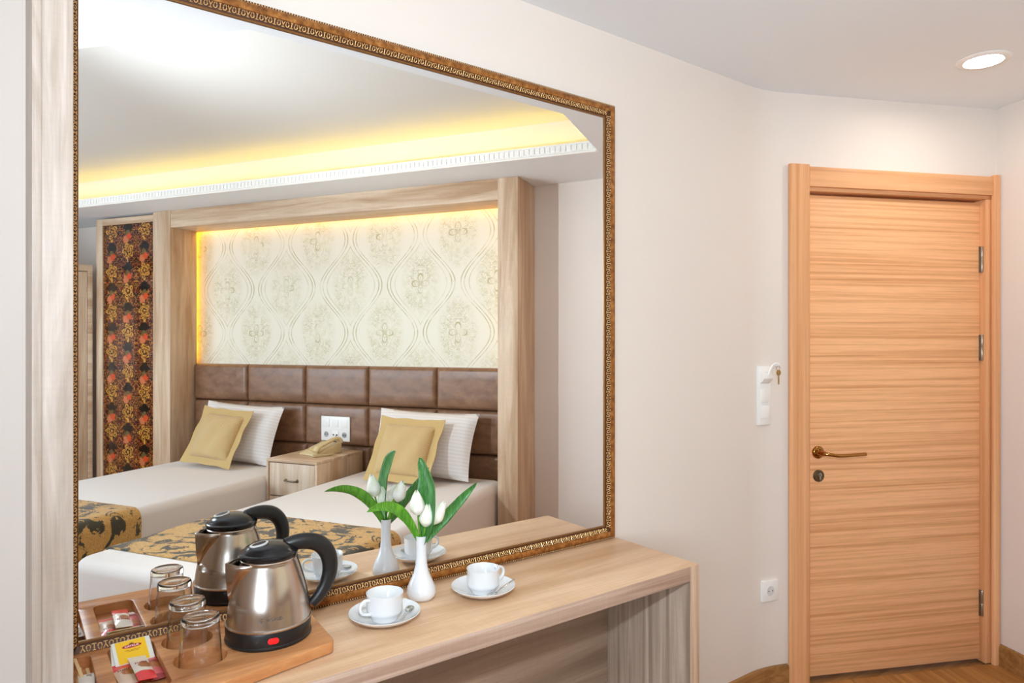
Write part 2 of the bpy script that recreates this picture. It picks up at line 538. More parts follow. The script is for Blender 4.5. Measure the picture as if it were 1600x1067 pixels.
_tint = _ell * .38 * _M.noise(_M.coord(), 30, 3).ss(.35, .7)
_c = _M.mix(_tint, srgb(236, 230, 212), srgb(214, 206, 166))
_M.base(_M.mix(_line, _c, srgb(184, 174, 130))); M_wallpaper = _M.m

# dark rose damask panel (glossy)
_M = Mat('rose_damask_panel', .12, spec=.6, Coat_Weight=.4, Coat_Roughness=.05)
_x, _y, _z = _M.xyz(_M.coord())
DPW, DPH = .362, .319
def cell(ox, oz):
    cu = ((_x + ox) / DPW).fract() * DPW - DPW / 2
    cv = ((_z + oz) / DPH).fract() * DPH - DPH / 2
    return cu, cv
_fold = ((((_x + 3.509) / (DPW / 2)).fract() - .5).abs()) * (DPW / 2)
_zz = ((_z + .172) / (DPH / 2)).fract() * (DPH / 2)
_sc = _M.noise(_M.vec(_fold, _z, 0.0), 46, 2, .5, 1.6)
_sc2 = _M.noise(_M.vec(_fold, _z, 3.0), 52, 2, .5, 1.8)
_c = _M.mix(_sc.ss(.50, .54), srgb(14, 7, 8), srgb(98, 34, 22))
_c = _M.mix(_sc2.ss(.555, .59), _c, srgb(172, 112, 44))
_c = _M.mix(_M.noise(_M.coord(), 75, 2).ss(.63, .66), _c, srgb(190, 96, 66))
for (ox, oz) in ((3.509, .172), (3.509 + DPW / 2, .172 + DPH / 2)):
    cu, cv = cell(ox, oz)
    cv2 = ((_z + oz + .112) / DPH).fract() * DPH - DPH / 2
    nz = _M.noise(_M.coord(), 70, 3)
    rr = (cu * cu + cv2 * cv2).sqrt()
    blk = (cu.abs() * .9 + (cv - .075).abs()) + (nz - .5) * .05
    _c = _M.mix(blk.ss(.062, .046), _c, srgb(14, 8, 10))
    ph_ = cv2.atan2(cu)
    lob = rr / ((ph_ * 2.5 + 1.57).cos().abs() * .5 + .55)          # lobed urn outline
    crown = ((lob - .055).abs()).ss(.010, .004) + ((lob - .034).abs()).ss(.008, .003) + rr.ss(.013, .008) + (((cv2 + .070) * (cv2 + .070) * .5 + cu * cu).sqrt()).ss(.016, .009)
    _c = _M.mix(crown.min(1.0) * nz.ss(.38, .50), _c, srgb(204, 150, 60))
    n3 = (nz - .5) * .05
    _c = _M.mix((((cu + .022) * (cu + .022) + (cv + .016) * (cv + .016)).sqrt() + n3).ss(.036, .028), _c, srgb(196, 112, 72))
    _c = _M.mix((((cu + .004) * (cu + .004) + (cv - .030) * (cv - .030)).sqrt() + n3).ss(.030, .022), _c, srgb(98, 84, 46))
    _c = _M.mix((((cu - .012) * (cu - .012) + (cv - .004) * (cv - .004)).sqrt() + n3).ss(.030, .020), _c, srgb(210, 74, 36))
_M.base(_c); M_damask = _M.m

M_led = emit('warm_led_strip', (1.0, .66, .008, 1), COVE_E)
M_led_niche = emit('warm_led_strip_niche', (1.0, .54, .03, 1), NICHE_E)
M_down = emit('downlight_diffuser', (1.0, .92, .82, 1), DOWN_E)
# ================================================================== THE SETTING
ROOM = [Vector((-1.75, 1.6)), Vector((DPX, DPY)), dww(1.1137, 0).xy, hbw(0, -.30).xy, hbw(5.0, -.32).xy, Vector((-1.75, hbw(5.0, -.32).y))]

def offset_poly(poly, d):
    """mitre offset; positive d grows a clockwise polygon"""
    out = []
    n = len(poly)
    for i in range(n):
        p0, p1, p2 = poly[i - 1], poly[i], poly[(i + 1) % n]
        d1 = (p1 - p0).normalized(); d2 = (p2 - p1).normalized()
        n1 = Vector((-d1.y, d1.x)); n2 = Vector((-d2.y, d2.x))
        b = (n1 + n2).normalized()
        out.append(p1 + b * (d / max(.3, b.dot(n1))))
    return out

def clip_convex(poly, room):
    """Sutherland-Hodgman against a clockwise convex room outline"""
    n = len(room)
    for i in range(n):
        a, b = room[i], room[(i + 1) % n]
        ed = b - a
        out = []
        for k in range(len(poly)):
            p, q = poly[k], poly[(k + 1) % len(poly)]
            sp = ed.x * (p.y - a.y) - ed.y * (p.x - a.x); sq = ed.x * (q.y - a.y) - ed.y * (q.x - a.x)
            if sp <= 0: out.append(p)
            if (sp < 0 < sq) or (sq < 0 < sp):
                out.append(p + (q - p) * (sp / (sp - sq)))
        poly = out
        if len(poly) < 3: return []
    return poly

# --- floor with laminate planks
floor = struct('floor', MB().prism([tuple(p) for p in offset_poly(ROOM, .12)], -.10, -.008), M_skirt)
PW, PL = .192, 1.22
MZ = Matrix.Rotation(-HBR, 3, 'Z')
ri = 0
k = -12
while k < 24:
    off = (k * .43) % 1.0
    o0 = -.4 + k * PW * 1.0
    for j in range(-4, 6):
        a0 = (j + off) * PL
        q = [hbw(a0 + .0006, o0 + .0006).xy, hbw(a0 + PL - .0006, o0 + .0006).xy, hbw(a0 + PL - .0006, o0 + PW - .0006).xy, hbw(a0 + .0006, o0 + PW - .0006).xy]
        c = clip_convex(q, offset_poly(ROOM, -.004))
        if len(c) < 3: continue
        area = abs(sum(c[i].x * c[(i + 1) % len(c)].y - c[(i + 1) % len(c)].x * c[i].y for i in range(len(c)))) / 2
        if area < .004: continue
        ctr = hbw(a0, o0)
        loc = [(MZ @ (Vector((p.x, p.y, 0)) - ctr)) for p in c]
        ok = []
        for p in loc:
            if not ok or (Vector((p.x, p.y)) - Vector(ok[-1])).length > 1e-4: ok.append((p.x, p.y))
        m = MB().prism(ok, -.008, 0.0).mesh('plank', .0008, 1)
        link('plank', m, M_plank, floor, ctr, (0, 0, HBR))
        ri += 1
    k += 1

# --- walls
FR = .1 / math.tan(R(25.15 / 2))
FC = Vector((DPX - .1, YW - FR))
def bend(s, off=0.0):
    """point on the rounded corner, s 0..1, off into the room; returns point and wall angle"""
    a = R(90 - 25.15 * s)
    return Vector((FC.x + (FR - off) * math.cos(a), FC.y + (FR - off) * math.sin(a))), a - PI / 2
inner = [(-1.87, YW)] + [tuple(bend(i / 8)[0]) for i in range(9)] + [tuple(dww(.13, 0).xy)]
outer = [tuple(dww(.13, .14).xy), (DPX + .02, YW + .14), (-1.87, YW + .14)]
struct('wall_front', MB().prism(inner + outer, 0, 2.75), M_wall)
m = MB()
dq = lambda t0, t1: [tuple(dww(t0, 0).xy), tuple(dww(t1, 0).xy), tuple(dww(t1, .14).xy), tuple(dww(t0, .14).xy)]
m.prism(dq(.13, .19), 0, 2.75); m.prism(dq(1.085, 1.25), 0, 2.75); m.prism(dq(.19, 1.085), 2.035, 2.75)
struct('wall_door', m, M_wall)
def wallseg(p, q, t=.14, ext=.0):
    d = (q - p).normalized(); nn = Vector((-d.y, d.x))
    return [tuple(p), tuple(q), tuple(q + nn * t), tuple(p + nn * t)]
m = MB()
m.prism(wallseg(ROOM[2] + Vector((.0, .0)), ROOM[3]), 0, 2.75)
m.prism(wallseg(ROOM[3], ROOM[4]), 0, 2.75)
struct('wall_right', m, M_wall)
struct('wall_back', MB().prism(wallseg(ROOM[4], ROOM[5]), 0, 2.75), M_wall)
WY0, WY1, WZ0, WZ1 = -2.65, -.35, .85, 2.15
m = MB()
m.box(-1.89, -1.75, ROOM[5].y - .14, WY0, 0, 2.75).box(-1.89, -1.75, WY1, 1.6, 0, 2.75)
m.box(-1.89, -1.75, WY0, WY1, 0, WZ0).box(-1.89, -1.75, WY0, WY1, WZ1, 2.75)
struct('wall_left', m, M_wall)

# window (out of the picture, behind the camera's left shoulder; gives the daylight)
win = bpy.data.objects.new('window_1', None); COL.objects.link(win); win['kind'] = 'structure'
win.location = (-1.82, (WY0 + WY1) / 2, WZ0)
hw = (WY1 - WY0) / 2; hh = WZ1 - WZ0
m = MB()
m.box(-.035, .035, -hw, hw, 0, .06).box(-.035, .035, -hw, hw, hh - .06, hh)
for y in (-hw, -.03, hw - .06): m.box(-.035, .035, y, y + .06, .06, hh - .06)
m.build('window_frame', M_white_pl, win, .004)
for s in (-1, 1):
    y0, y1 = (-hw + .06, -.03) if s < 0 else (.03, hw - .06)
    box('pane', M_pane, win, -.004, .004, y0, y1, .06, hh - .06, 0)
box('window_sill', M_white_pl, win, .036, .20, -hw - .03, hw + .03, -.035, -.001, .004)

# --- ceiling: soffit with the lit recess, upper ceiling, cornice, light strips
COVE = [Vector((.628, .902)), Vector((1.974, .884)), Vector((2.508, .547)), hbw(4.3, .33).xy, Vector((-1.15, -3.45)), Vector((-1.15, -1.153))]
def ring_mesh(outer, hole, z0, z1):
    o3 = [Vector((p.x, p.y, 0)) for p in outer]; h3 = [Vector((p.x, p.y, 0)) for p in hole]
    tris = tessellate_polygon([o3, h3])
    pts = o3 + h3
    n = len(pts); no = len(o3)
    v = [(p.x, p.y, z0) for p in pts] + [(p.x, p.y, z1) for p in pts]
    f = [tuple(t) for t in tris] + [tuple(n + i for i in t)[::-1] for t in tris]
    for s, c in ((0, no), (no, n - no)):
        f += [(s + i, s + (i + 1) % c, n + s + (i + 1) % c, n + s + i) for i in range(c)]
    return MB().add(v, f)
ceiling = struct('ceiling', ring_mesh(offset_poly(ROOM, .03), COVE, CE, CE + .035), M_ceil)
REC = offset_poly(COVE, .16)
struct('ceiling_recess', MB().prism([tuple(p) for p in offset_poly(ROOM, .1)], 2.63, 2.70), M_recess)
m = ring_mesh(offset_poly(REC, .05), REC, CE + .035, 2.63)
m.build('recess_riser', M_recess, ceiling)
corn = bpy.data.objects.new('trim_1', None); COL.objects.link(corn); corn['kind'] = 'structure'
corn.location = (COVE[2].x, COVE[2].y, CE)
prof = [(-.004, -.004), (.014, -.004), (.014, .004), (.008, .008), (.006, .014), (.004, .017), (.004, .048), (.009, .051), (.010, .057), (-.012, .057), (-.012, .036), (-.004, .036)]
for i in (2,):                            # the moulding runs along the bed side of the recess
    p, q = COVE[i], COVE[(i + 1) % len(COVE)]
    pp, qq = Vector((p.x, p.y)), Vector((q.x, q.y))
    d = (qq - pp).normalized(); nn = Vector((d.y, -d.x))          # into the opening
    L = (qq - pp).length
    def mit(i0):
        a0, a1, a2 = COVE[i0 - 1], COVE[i0], COVE[(i0 + 1) % len(COVE)]
        e1 = (a1 - a0).normalized(); e2 = (a2 - a1).normalized()
        return math.tan(e1.angle_signed(e2) / 2)      # clockwise turn > 0
    k0, k1 = mit(i), mit((i + 1) % len(COVE))
    v = []; np_ = len(prof)
    for (w, z) in prof: v.append(tuple(pp + d * (w * k0) + nn * w) + (CE + z,))
    for (w, z) in prof: v.append(tuple(qq - d * (w * k1) + nn * w) + (CE + z,))
    f = [(a, (a + 1) % np_, np_ + (a + 1) % np_, np_ + a) for a in range(np_)] + [tuple(range(np_)), tuple(range(np_, 2 * np_))]
    o = MB().add([Vector(x) - corn.location for x in v], f).build('cornice', M_white_trim, corn, 0, smooth=25)
    if i in (1, 2):                       # ribs on the stretches seen in the mirror
        m = MB()
        step = .030
        Mx = Matrix.Translation(Vector((pp.x, pp.y, CE)) - corn.location) @ Matrix.Rotation(math.atan2(d.y, d.x), 4, 'Z')
        t = .03
        while t < L - .03:
            m.box(t, t + .017, -.0085, -.002, .018, .047, Mx)
            t += step
        rb = m.build('cornice_ribs', M_white_trim, corn, 0, smooth=0, weld=False); rb['kind'] = 'stuff'
    if i in (0, 1, 2, 3):
        Mx = Matrix.Translation(Vector((pp.x, pp.y, CE)) - corn.location) @ Matrix.Rotation(math.atan2(d.y, d.x), 4, 'Z')
        if i in (1, 2):
            MB().box(.02, L - .02, .045, .057, .036, .044, Mx).build('led_strip', M_led, corn, 0)

# --- skirting boards
def skirting(name, pts):
    root = bpy.data.objects.new(name, None); COL.objects.link(root); root['kind'] = 'structure'
    root.location = (pts[0].x, pts[0].y, 0)
    v = []; f = []
    pr = [(0, 0), (.015, 0), (.015, .078), (.011, .088), (0, .090)]
    for i, p in enumerate(pts):
        d1 = (pts[i] - pts[i - 1]).normalized() if i else (pts[1] - pts[0]).normalized()
        d2 = (pts[i + 1] - pts[i]).normalized() if i < len(pts) - 1 else d1
        d = (d1 + d2).normalized(); nn = Vector((d.y, -d.x))
        for (w, z) in pr:
            q = p + nn * (w + .0005)
            v.append((q.x - pts[0].x, q.y - pts[0].y, z + .0005))
    n = len(pr)
    for i in range(len(pts) - 1):
        for k in range(n):
            f.append((i * n + k, (i + 1) * n + k, (i + 1) * n + (k + 1) % n, i * n + (k + 1) % n))
    f += [tuple(range(n)), tuple((len(pts) - 1) * n + k for k in range(n))]
    MB().add(v, f).build('skirting_board', M_skirt, root, 0, smooth=30)
skirting('baseboard_front', [Vector((1.60, YW)), Vector((2.2, YW))] + [bend(i / 8)[0] for i in range(9)] + [dww(.104, 0).xy])
_cc = dww(1.1137, 0).xy
skirting('baseboard_right', [_cc + (ROOM[3] - _cc).normalized() * .022, ROOM[3] - (ROOM[3] - _cc).normalized() * .01])

# --- door
door = bpy.data.objects.new('door_1', None); COL.objects.link(door); door['kind'] = 'structure'
door.location = (DPX, DPY, 0); door.rotation_euler = (0, 0, DR)
leaf = MB().box(.2085, 1.0520, .026, .066, .012, 1.992).build('door_leaf', M_veneer, door, .002)
def casing(name, t0, t1, z0, z1, y0, r, left):
    pr = rrect(t0, t1, y0, -.0008, r, 4) if r else [(t0, y0), (t1, y0), (t1, -.0008), (t0, -.0008)]
    return MB().prism(pr, z0, z1).build(name, M_casing, door, 0, smooth=50)
casing('casing', .105, .1965, .001, 2.104, -.024, .011, True)
casing('casing', 1.0775, 1.1105, .001, 2.104, -.024, .008, False)
MB().box(.1967, 1.0773, -.017, -.0008, 2.018, 2.098).build('door_header', M_casing_x, door, .003)
box('jamb', M_casing, door, .1905, .2055, .0, .139, .001, 2.003, .001)
box('jamb', M_casing, door, 1.0550, 1.0845, .0, .139, .001, 2.003, .001)
box('jamb_head', M_casing_x, door, .1905, 1.0845, .0, .139, 2.0035, 2.0345, .001)
box('door_stop', M_casing, door, .2056, 1.0549, .068, .110, .001, 2.003, .001)
for z in (1.802, 1.419, .312):
    g = MB()
    Mh = Matrix.Translation((1.0535, .016, z - .112))
    g.lathe([(0, 0), (.0055, .0), (.0065, .002), (.0065, .053), (.0058, .0545), (.0058, .0565), (.0065, .058), (.0065, .110), (.0055, .112), (0, .112)], 14, Mh)
    g.box(1.046, 1.0545, .0215, .0255, z - .112, z)
    g.build('hinge', M_nickel, door, 0, smooth=40)
hd = MB()
hd.lathe([(0, 0), (.026, 0), (.026, .006), (.022, .010), (0, .010)], 28, Matrix.Translation((.262, .0258, .934)) @ Matrix.Rotation(R(90), 4, 'X'))
pth = [(.262, .017, .934), (.262, -.008, .934), (.266, -.024, .934), (.285, -.033, .931), (.320, -.036, .927), (.380, -.036, .928), (.440, -.034, .930)]
def smooth_path(P, n=6):
    P = [Vector(p) for p in P]; out = []
    for i in range(len(P) - 1):
        p0 = P[max(i - 1, 0)]; p1 = P[i]; p2 = P[i + 1]; p3 = P[min(i + 2, len(P) - 1)]
        for k in range(n):
            t = k / n
            out.append(.5 * ((2 * p1) + (p2 - p0) * t + (2 * p0 - 5 * p1 + 4 * p2 - p3) * t * t + (3 * p1 - p0 - 3 * p2 + p3) * t ** 3))
    out.append(P[-1]); return out
sp = smooth_path(pth)
rr = []
for i in range(len(sp)):
    s = i / (len(sp) - 1)
    rr.append(.019 * (1 - s / .35) + .010 * (s / .35) if s < .35 else .010 - .002 * (s - .35))
hd.tube(sp, rr, 14, flat=.75, up=(0, 0, 1))
hd.build('lever_handle', M_bronze, leaf, 0, smooth=60)
es = MB().lathe([(0, 0), (.0245, 0), (.0245, .005), (.021, .009), (0, .009)], 28, Matrix.Translation((.265, .0258, .837)) @ Matrix.Rotation(R(90), 4, 'X'))
es = es.build('keyhole_escutcheon', M_antique, leaf, 0, smooth=40)
g = MB().lathe([(0, 0), (.0085, 0), (.0085, .004), (0, .004)], 18, Matrix.Translation((.265, .0168, .842)) @ Matrix.Rotation(R(90), 4, 'X'))
g.box(.2605, .2695, .0128, .0168, .822, .840)
g.build('lock_cylinder', M_nickel, es, .0005)
box('key_slot', M_black_hole, es, .2642, .2658, .0122, .0129, .838, .846, 0)
box('strike_plate', M_nickel, door, .2050, .2062, .030, .060, .80, .98, 0)

# --- recessed downlight near the door
dl = thing('downlight', 'round recessed ceiling downlight glowing warm above the door', 'light', (2.80, .957, CE))
MB().lathe([(.056, -.0005), (.062, -.007), (.078, -.006), (.084, -.0015), (.084, -.0003)], 40).build('trim_ring', M_white_pl, dl, 0, smooth=50)
MB().lathe([(0, -.002), (.0575, -.002), (.0575, -.0006), (0, -.0006)], 40).build('diffuser', M_down, dl, 0)

# --- switch strip with key tag, and wall socket, on the rounded corner
def plate_root(name, label, cat, s, z):
    p, a = bend(s, .0035)
    o = thing(name, label, cat, (p.x, p.y, z), a)
    return o
sw = plate_root('light_switch', 'tall white switch strip with key holder and two rockers beside the door', 'switch', .42, 1.058)
box('plate', M_white_pl, sw, -.034, .034, -.008, .003, 0, .236, .003)
for z in (.026, .092):
    box('rocker', M_white_pl, sw, -.023, .023, -.0105, -.0082, z, z + .052, .0015)
for z in (.081, .0885):
    box('marking_line', M_grey_pl, sw, -.016, .016, -.0088, -.0081, z, z + .002, 0)
g = MB().prism([(-.0082, .164), (-.030, .186), (-.030, .205), (-.0082, .214)], -.024, .024, 'x')
g.build('key_holder', M_white_pl, sw, .002)
kt = thing('key_tag', 'white plastic key tag hooked in the holder with a brass key hanging', 'key', sw.matrix_basis @ Vector((.014, -.024, 1.252 - 1.058)), sw.rotation_euler.z)
kt.location = bend(.42, .0035)[0].to_3d() + Vector((0, 0, 1.2515)) + Matrix.Rotation(sw.rotation_euler.z, 3, 'Z') @ Vector((.006, -.0265, 0))
MB().tube(smooth_path([(-.004, .0, .0), (.0, -.004, .022), (.008, -.010, .042), (.020, -.016, .050), (.027, -.018, .044)], 4), [.004] * 17, 8, flat=2.0, up=(1, 0, 0)).build('tag', M_white_pl, kt, 0)
MB().tube([(.027 + .010 * math.cos(a), -.019, .034 + .010 * math.sin(a)) for a in [2 * PI * i / 18 for i in range(18)]], .0011, 6, True).build('ring', M_chrome, kt, 0)
g = MB().lathe([(0, -.001), (.0115, -.001), (.0115, .001), (0, .001)], 20, Matrix.Translation((.028, -.0205, .016)) @ Matrix.Rotation(R(90), 4, 'X'))
g.box(.0255, .0305, -.0215, -.0195, -.030, .006)
for q in range(4): g.box(.0300, .0320, -.0212, -.0198, -.028 + q * .007, -.0245 + q * .007)
g.build('key', M_brass, kt, .0004)
so = plate_root('wall_socket', 'single white wall socket low on the wall beside the door', 'socket', .58, .354)
box('plate', M_white_pl, so, -.041, .041, -.009, .0035, 0, .084, .003)
MB().lathe([(.0195, .0), (.0195, .0016), (.0215, .0016), (.0215, 0)], 30, Matrix.Translation((0, -.0086, .042)) @ Matrix.Rotation(R(90), 4, 'X')).build('socket_ring', M_white_pl, so, 0)
MB().lathe([(0, .0), (.0195, .0), (.0195, .0004), (0, .0004)], 30, Matrix.Translation((0, -.0091, .042)) @ Matrix.Rotation(R(90), 4, 'X')).build('socket_well', M_grey_pl, so, 0)
for x in (-.0095, .0095):
    MB().lathe([(0, .0), (.0025, .0), (.0025, .0004), (0, .0004)], 12, Matrix.Translation((x, -.0097, .042)) @ Matrix.Rotation(R(90), 4, 'X')).build('pin_hole', M_black_hole, so, 0)
# ================================================================== MIRROR, DESK AND WHAT STANDS ON IT
ZD = .756
# --- upright panel left of the mirror
fin = thing('upright_panel', 'tall pale oak upright panel standing left of the mirror', 'panel', (.055, 1.4, 0))
box('board', M_fin, fin, -.0262, .0245, -.200, .1985, .001, CE - .002, .0015)
box('edge_band', M_fin, fin, -.0262, -.0150, -.2022, -.2002, .001, CE - .002, .0005)

# --- desk
desk = thing('desk', 'pale oak wall desk under the mirror, open below', 'desk', (0, 0, 0))
DX0, DX1, DY0 = .0815, 1.586, 1.246
box('worktop', M_desk, desk, DX0, DX1, DY0 + .0012, YW - .0012, ZD - .042, ZD, .001)
box('edge_strip', M_edge, desk, DX0, DX1 - .0395, DY0, DY0 + .0011, ZD - .0415, ZD - .0005, .0003)
box('side_panel', M_under, desk, DX1 - .039, DX1, DY0 + .0012, YW - .0012, .001, ZD - .0422, .001)
box('edge_strip', M_edge_z, desk, DX1 - .0392, DX1, DY0, DY0 + .0011, .001, ZD - .0005, .0003)
box('side_panel', M_under, desk, DX0, DX0 + .039, DY0 + .0012, YW - .0012, .001, ZD - .0422, .001)
box('back_panel', M_under_x, desk, DX0 + .0395, DX1 - .0395, 1.575, YW - .0015, .30, ZD - .0422, .001)

# --- mirror with carved gilt frame
XL, XR, ZB, ZT = .1128, 1.5385, .800, 2.108
mir = thing('wall_mirror', 'large wall mirror in a carved gilt frame above the desk', 'mirror', ((XL + XR) / 2, YW, ZB))
OX, OZ = (XL + XR) / 2, ZB
FW = .0435
SL = .45                                        # the left rail is partly let in behind the upright panel
prof = [(0, .0155), (0, .0185), (.0035, .0195), (.006, .0195), (.0195, .0265), (.0200, .0288), (.026, .0312), (.034, .0304), (.038, .0265), (.0385, .0235), (.0400, .0225), (FW, .0225), (FW, .0012), (0, .0012)]
MGRP = [(0, 4, M_gilt_dk), (4, 9, M_gilt), (9, 12, M_gilt_dk)]
def railpt(side, t, w, d):
    """side, position along, across (from the glass edge outwards), height off the wall -> local to the mirror root"""
    if side == 'bottom': return (t - OX, -d, -w)
    if side == 'top': return (t - OX, -d, ZT - ZB + w)
    if side == 'right': return (XR + w - OX, -d, t - OZ)
    return (XL - w * SL - OX, -d, t - OZ)
def ends(side, w):
    if side in ('bottom', 'top'): return XL - w * SL, XR + w
    return ZB - w, ZT + w
box('glass', M_mirror, mir, XL - .004 - OX, XR + .004 - OX, -.0150, -.0050, -.004, ZT - ZB + .004, 0)
for side in ('bottom', 'top', 'left', 'right'):
    n = len(prof)
    v = [railpt(side, ends(side, w)[0], w, d) for (w, d) in prof] + [railpt(side, ends(side, w)[1], w, d) for (w, d) in prof]
    f = [(i, (i + 1) % n, n + (i + 1) % n, n + i) for i in range(n)]
    rail = MB().add(v, f).build('frame_rail', M_gilt, mir, 0, smooth=40)
    me = rail.data
    me.materials.append(M_gilt_dk); me.materials.append(M_lip)
    for p in me.polygons:                       # carved ground and lip are darker than the burnished band
        c = p.center
        w = {'bottom': -c.z, 'top': c.z - (ZT - ZB), 'right': c.x - (XR - OX), 'left': ((XL - OX) - c.x) / SL}[side]
        d = -c.y
        if w < .0030 : p.material_index = 2
        elif w < .0197: p.material_index = 1
        elif w > .0383: p.material_index = 1
    # carved relief: fork, horseshoe, T, horseshoe ...
    rel = MB()
    t0, t1 = ends(side, .015)
    L = t1 - t0
    pitch = .0098
    cnt = int((L - .012) / pitch)
    st = t0 + (L - cnt * pitch) / 2 + pitch / 2
    def P(t, w):
        w = .006 + (w - .006) * .80
        return Vector(railpt(side, t, w, .0195 + (w - .006) * (.007 / .0135) + .0008))
    def stroke(pts, r=.00085):
        rel.tube([P(*q) for q in pts], r, 5, up=(0, -1, 0))
    for i in range(cnt):
        c = st + i * pitch
        k = i % 4
        if k == 0:
            stroke([(c, .0085), (c, .0145)]); stroke([(c, .0140), (c - .0038, .0215)], .001); stroke([(c, .0140), (c + .0038, .0215)], .001)
            stroke([(c - .0034, .0082), (c + .0034, .0082)], .0007)
        elif k == 2:
            stroke([(c, .0095), (c, .0215)], .0011); stroke([(c - .0042, .0090), (c - .002, .0082), (c + .002, .0082), (c + .0042, .0090)], .0008)
            stroke([(c - .0026, .0215), (c + .0026, .0215)], .0008)
        else:
            ar = []
            for q in range(9):
                an = R(-215 + 250 * q / 8)
                ar.append((c + .0036 * math.cos(an), .0135 + .0042 * math.sin(an)))
            stroke(ar, .0011)
            stroke([(c - .0032, .0175), (c - .0012, .0218)], .0009); stroke([(c + .0032, .0175), (c + .0012, .0218)], .0009)
    o = rel.build('carved_relief', M_gilt_hi, mir, 0, smooth=60, weld=False); o['kind'] = 'stuff'
    # row of beads along the outer edge
    bd = MB()
    t0, t1 = ends(side, .0415)
    n = int((t1 - t0) / .0062)
    for i in range(n):
        c = t0 + (i + .5) * (t1 - t0) / n
        p = Vector(railpt(side, c, .0412, .0228))
        bd.lathe([(0, -.0019), (.0014, -.0012), (.0019, 0), (.0014, .0012), (0, .0019)], 6, Matrix.Translation(p))
    o = bd.build('bead_row', M_gilt_hi, mir, 0, smooth=60, weld=False); o['kind'] = 'stuff'

# --- wooden tray
TZ = ZD + .0255
tray = thing('wooden_tray', 'acacia wood serving tray with cut-out compartments at the left end of the desk', 'tray', (.315, 1.428, ZD))
def T(x, y): return (x - .315, y - 1.428)
x0, y0 = T(.086, 1.2865); x1, y1 = T(.548, 1.5685)
G1 = (.300, 1.4140); G2 = (.297, 1.5175)
cut = []
cut.append(MB().prism([T(*p) for p in rrect(.158, .238, 1.338, 1.559, .014)], .0050, .05))
cut.append(MB().prism([T(*p) for p in rrect(.091, .130, 1.338, 1.556, .012)], .0050, .05))
for g in (G1, G2):
    cut.append(MB().prism([T(*p) for p in arc(g[0], g[1], .0475, 0, 360, 48)[:-1]], .0055, .05))
def round_poly(pts, r, n=4):
    out = []
    for i in range(len(pts)):
        p0, p1, p2 = Vector(pts[i - 1]), Vector(pts[i]), Vector(pts[(i + 1) % len(pts)])
        a_ = p1 + (p0 - p1).normalized() * r; b_ = p1 + (p2 - p1).normalized() * r
        for k_ in range(n + 1):
            t_ = k_ / n
            out.append(tuple(a_ * (1 - t_) ** 2 + p1 * 2 * t_ * (1 - t_) + b_ * t_ * t_))
    return out
base = MB().prism(round_poly([T(.086, 1.2865), T(.305, 1.2865), T(.537, 1.331), T(.551, 1.5685), T(.086, 1.5685)], .014), .003, .0255)
me = boolean(base, cut, 'tray_board', .0012)
link('tray_board', me, M_tray, tray)
for (x, y) in ((x0 + .03, y0 + .03), (x1 - .05, y0 + .085), (x0 + .03, y1 - .03), (x1 - .03, y1 - .03)):
    MB().lathe([(0, 0), (.010, 0), (.010, .003), (0, .003)], 16, Matrix.Translation((x, y, 0))).build('foot', M_black_pl, tray, 0)

# --- kettle
ket = thing('electric_kettle', 'brushed steel electric kettle with black handle standing on the wooden tray', 'kettle', (.437, 1.440, TZ), R(-6))
MB().lathe([(0, 0), (.083, 0), (.0855, .003), (.0855, .006), (.0835, .008), (.0838, .010), (.0842, .030), (.083, .034), (.0, .034)], 56).build('base', M_black_pl, ket, 0, smooth=40)
bodyp = [(.0815, .0343), (.0845, .0350), (.0850, .0375), (.0825, .0395), (.0820, .042), (.0795, .062), (.0750, .088), (.0690, .112), (.0625, .134), (.0565, .152), (.0545, .158), (.0555, .161), (.0540, .164), (.0, .164)]
MB().lathe(bodyp, 64).build('body', M_steel, ket, 0, smooth=40)
# spout: a beak rising from the body to the left (-x)
def bodyr(z):
    for (r0, z0_), (r1, z1_) in zip(bodyp, bodyp[1:]):
        if z0_ <= z <= z1_ and z1_ > z0_: return r0 + (r1 - r0) * (z - z0_) / (z1_ - z0_)
    return .054
top = .158; low = .086
g = MB(); vs = []; fs = []
N = 9
for i in range(N):
    s = i / (N - 1)
    z = low + (top - low) * s
    half = .003 + .044 * s
    tipx = -(bodyr(z) + .003 + .027 * s)
    row = []
    for q in (-1, -.5, 0, .5, 1):
        yv = half * q
        rb = bodyr(z) - .002
        xb = -math.sqrt(max(rb * rb - yv * yv, 0))
        row.append((xb * abs(q) + tipx * (1 - abs(q)), yv, z + .004 * (1 - abs(q)) * s))
    vs += row
for i in range(N - 1):
    for q in range(4):
        fs.append((i * 5 + q, i * 5 + q + 1, (i + 1) * 5 + q + 1, (i + 1) * 5 + q))
g.add(vs, fs)
sp_o = g.build('spout', M_steel, ket, 0, smooth=18)
sp_o.modifiers.new('t', 'SOLIDIFY').thickness = .0014
# lid with recessed button
lid = MB().lathe([(.0, .164), (.056, .164), (.0585, .167), (.0585, .173), (.0555, .176), (.052, .1765), (.046, .184), (.034, .190), (.018, .193), (0, .1935)], 48).build('lid', M_black_gloss, ket, 0, smooth=40)
MB().lathe([(0, 0), (.013, 0), (.015, .003), (.015, .0045), (.0125, .0052), (0, .003)], 28, Matrix.Translation((-.020, -.008, .1895)) @ Matrix.Rotation(R(-10), 4, 'Y') @ Matrix.Diagonal((1.25, .9, 1, 1))).build('lid_button', M_grey_pl, lid, 0)
MB().lathe([(0, 0), (.0125, 0), (.012, .0012), (0, .0018)], 24, Matrix.Translation((-.020, -.008, .1935)) @ Matrix.Rotation(R(-10), 4, 'Y') @ Matrix.Diagonal((1.2, .8, 1, 1))).build('button_recess', M_black_hole, lid, 0)
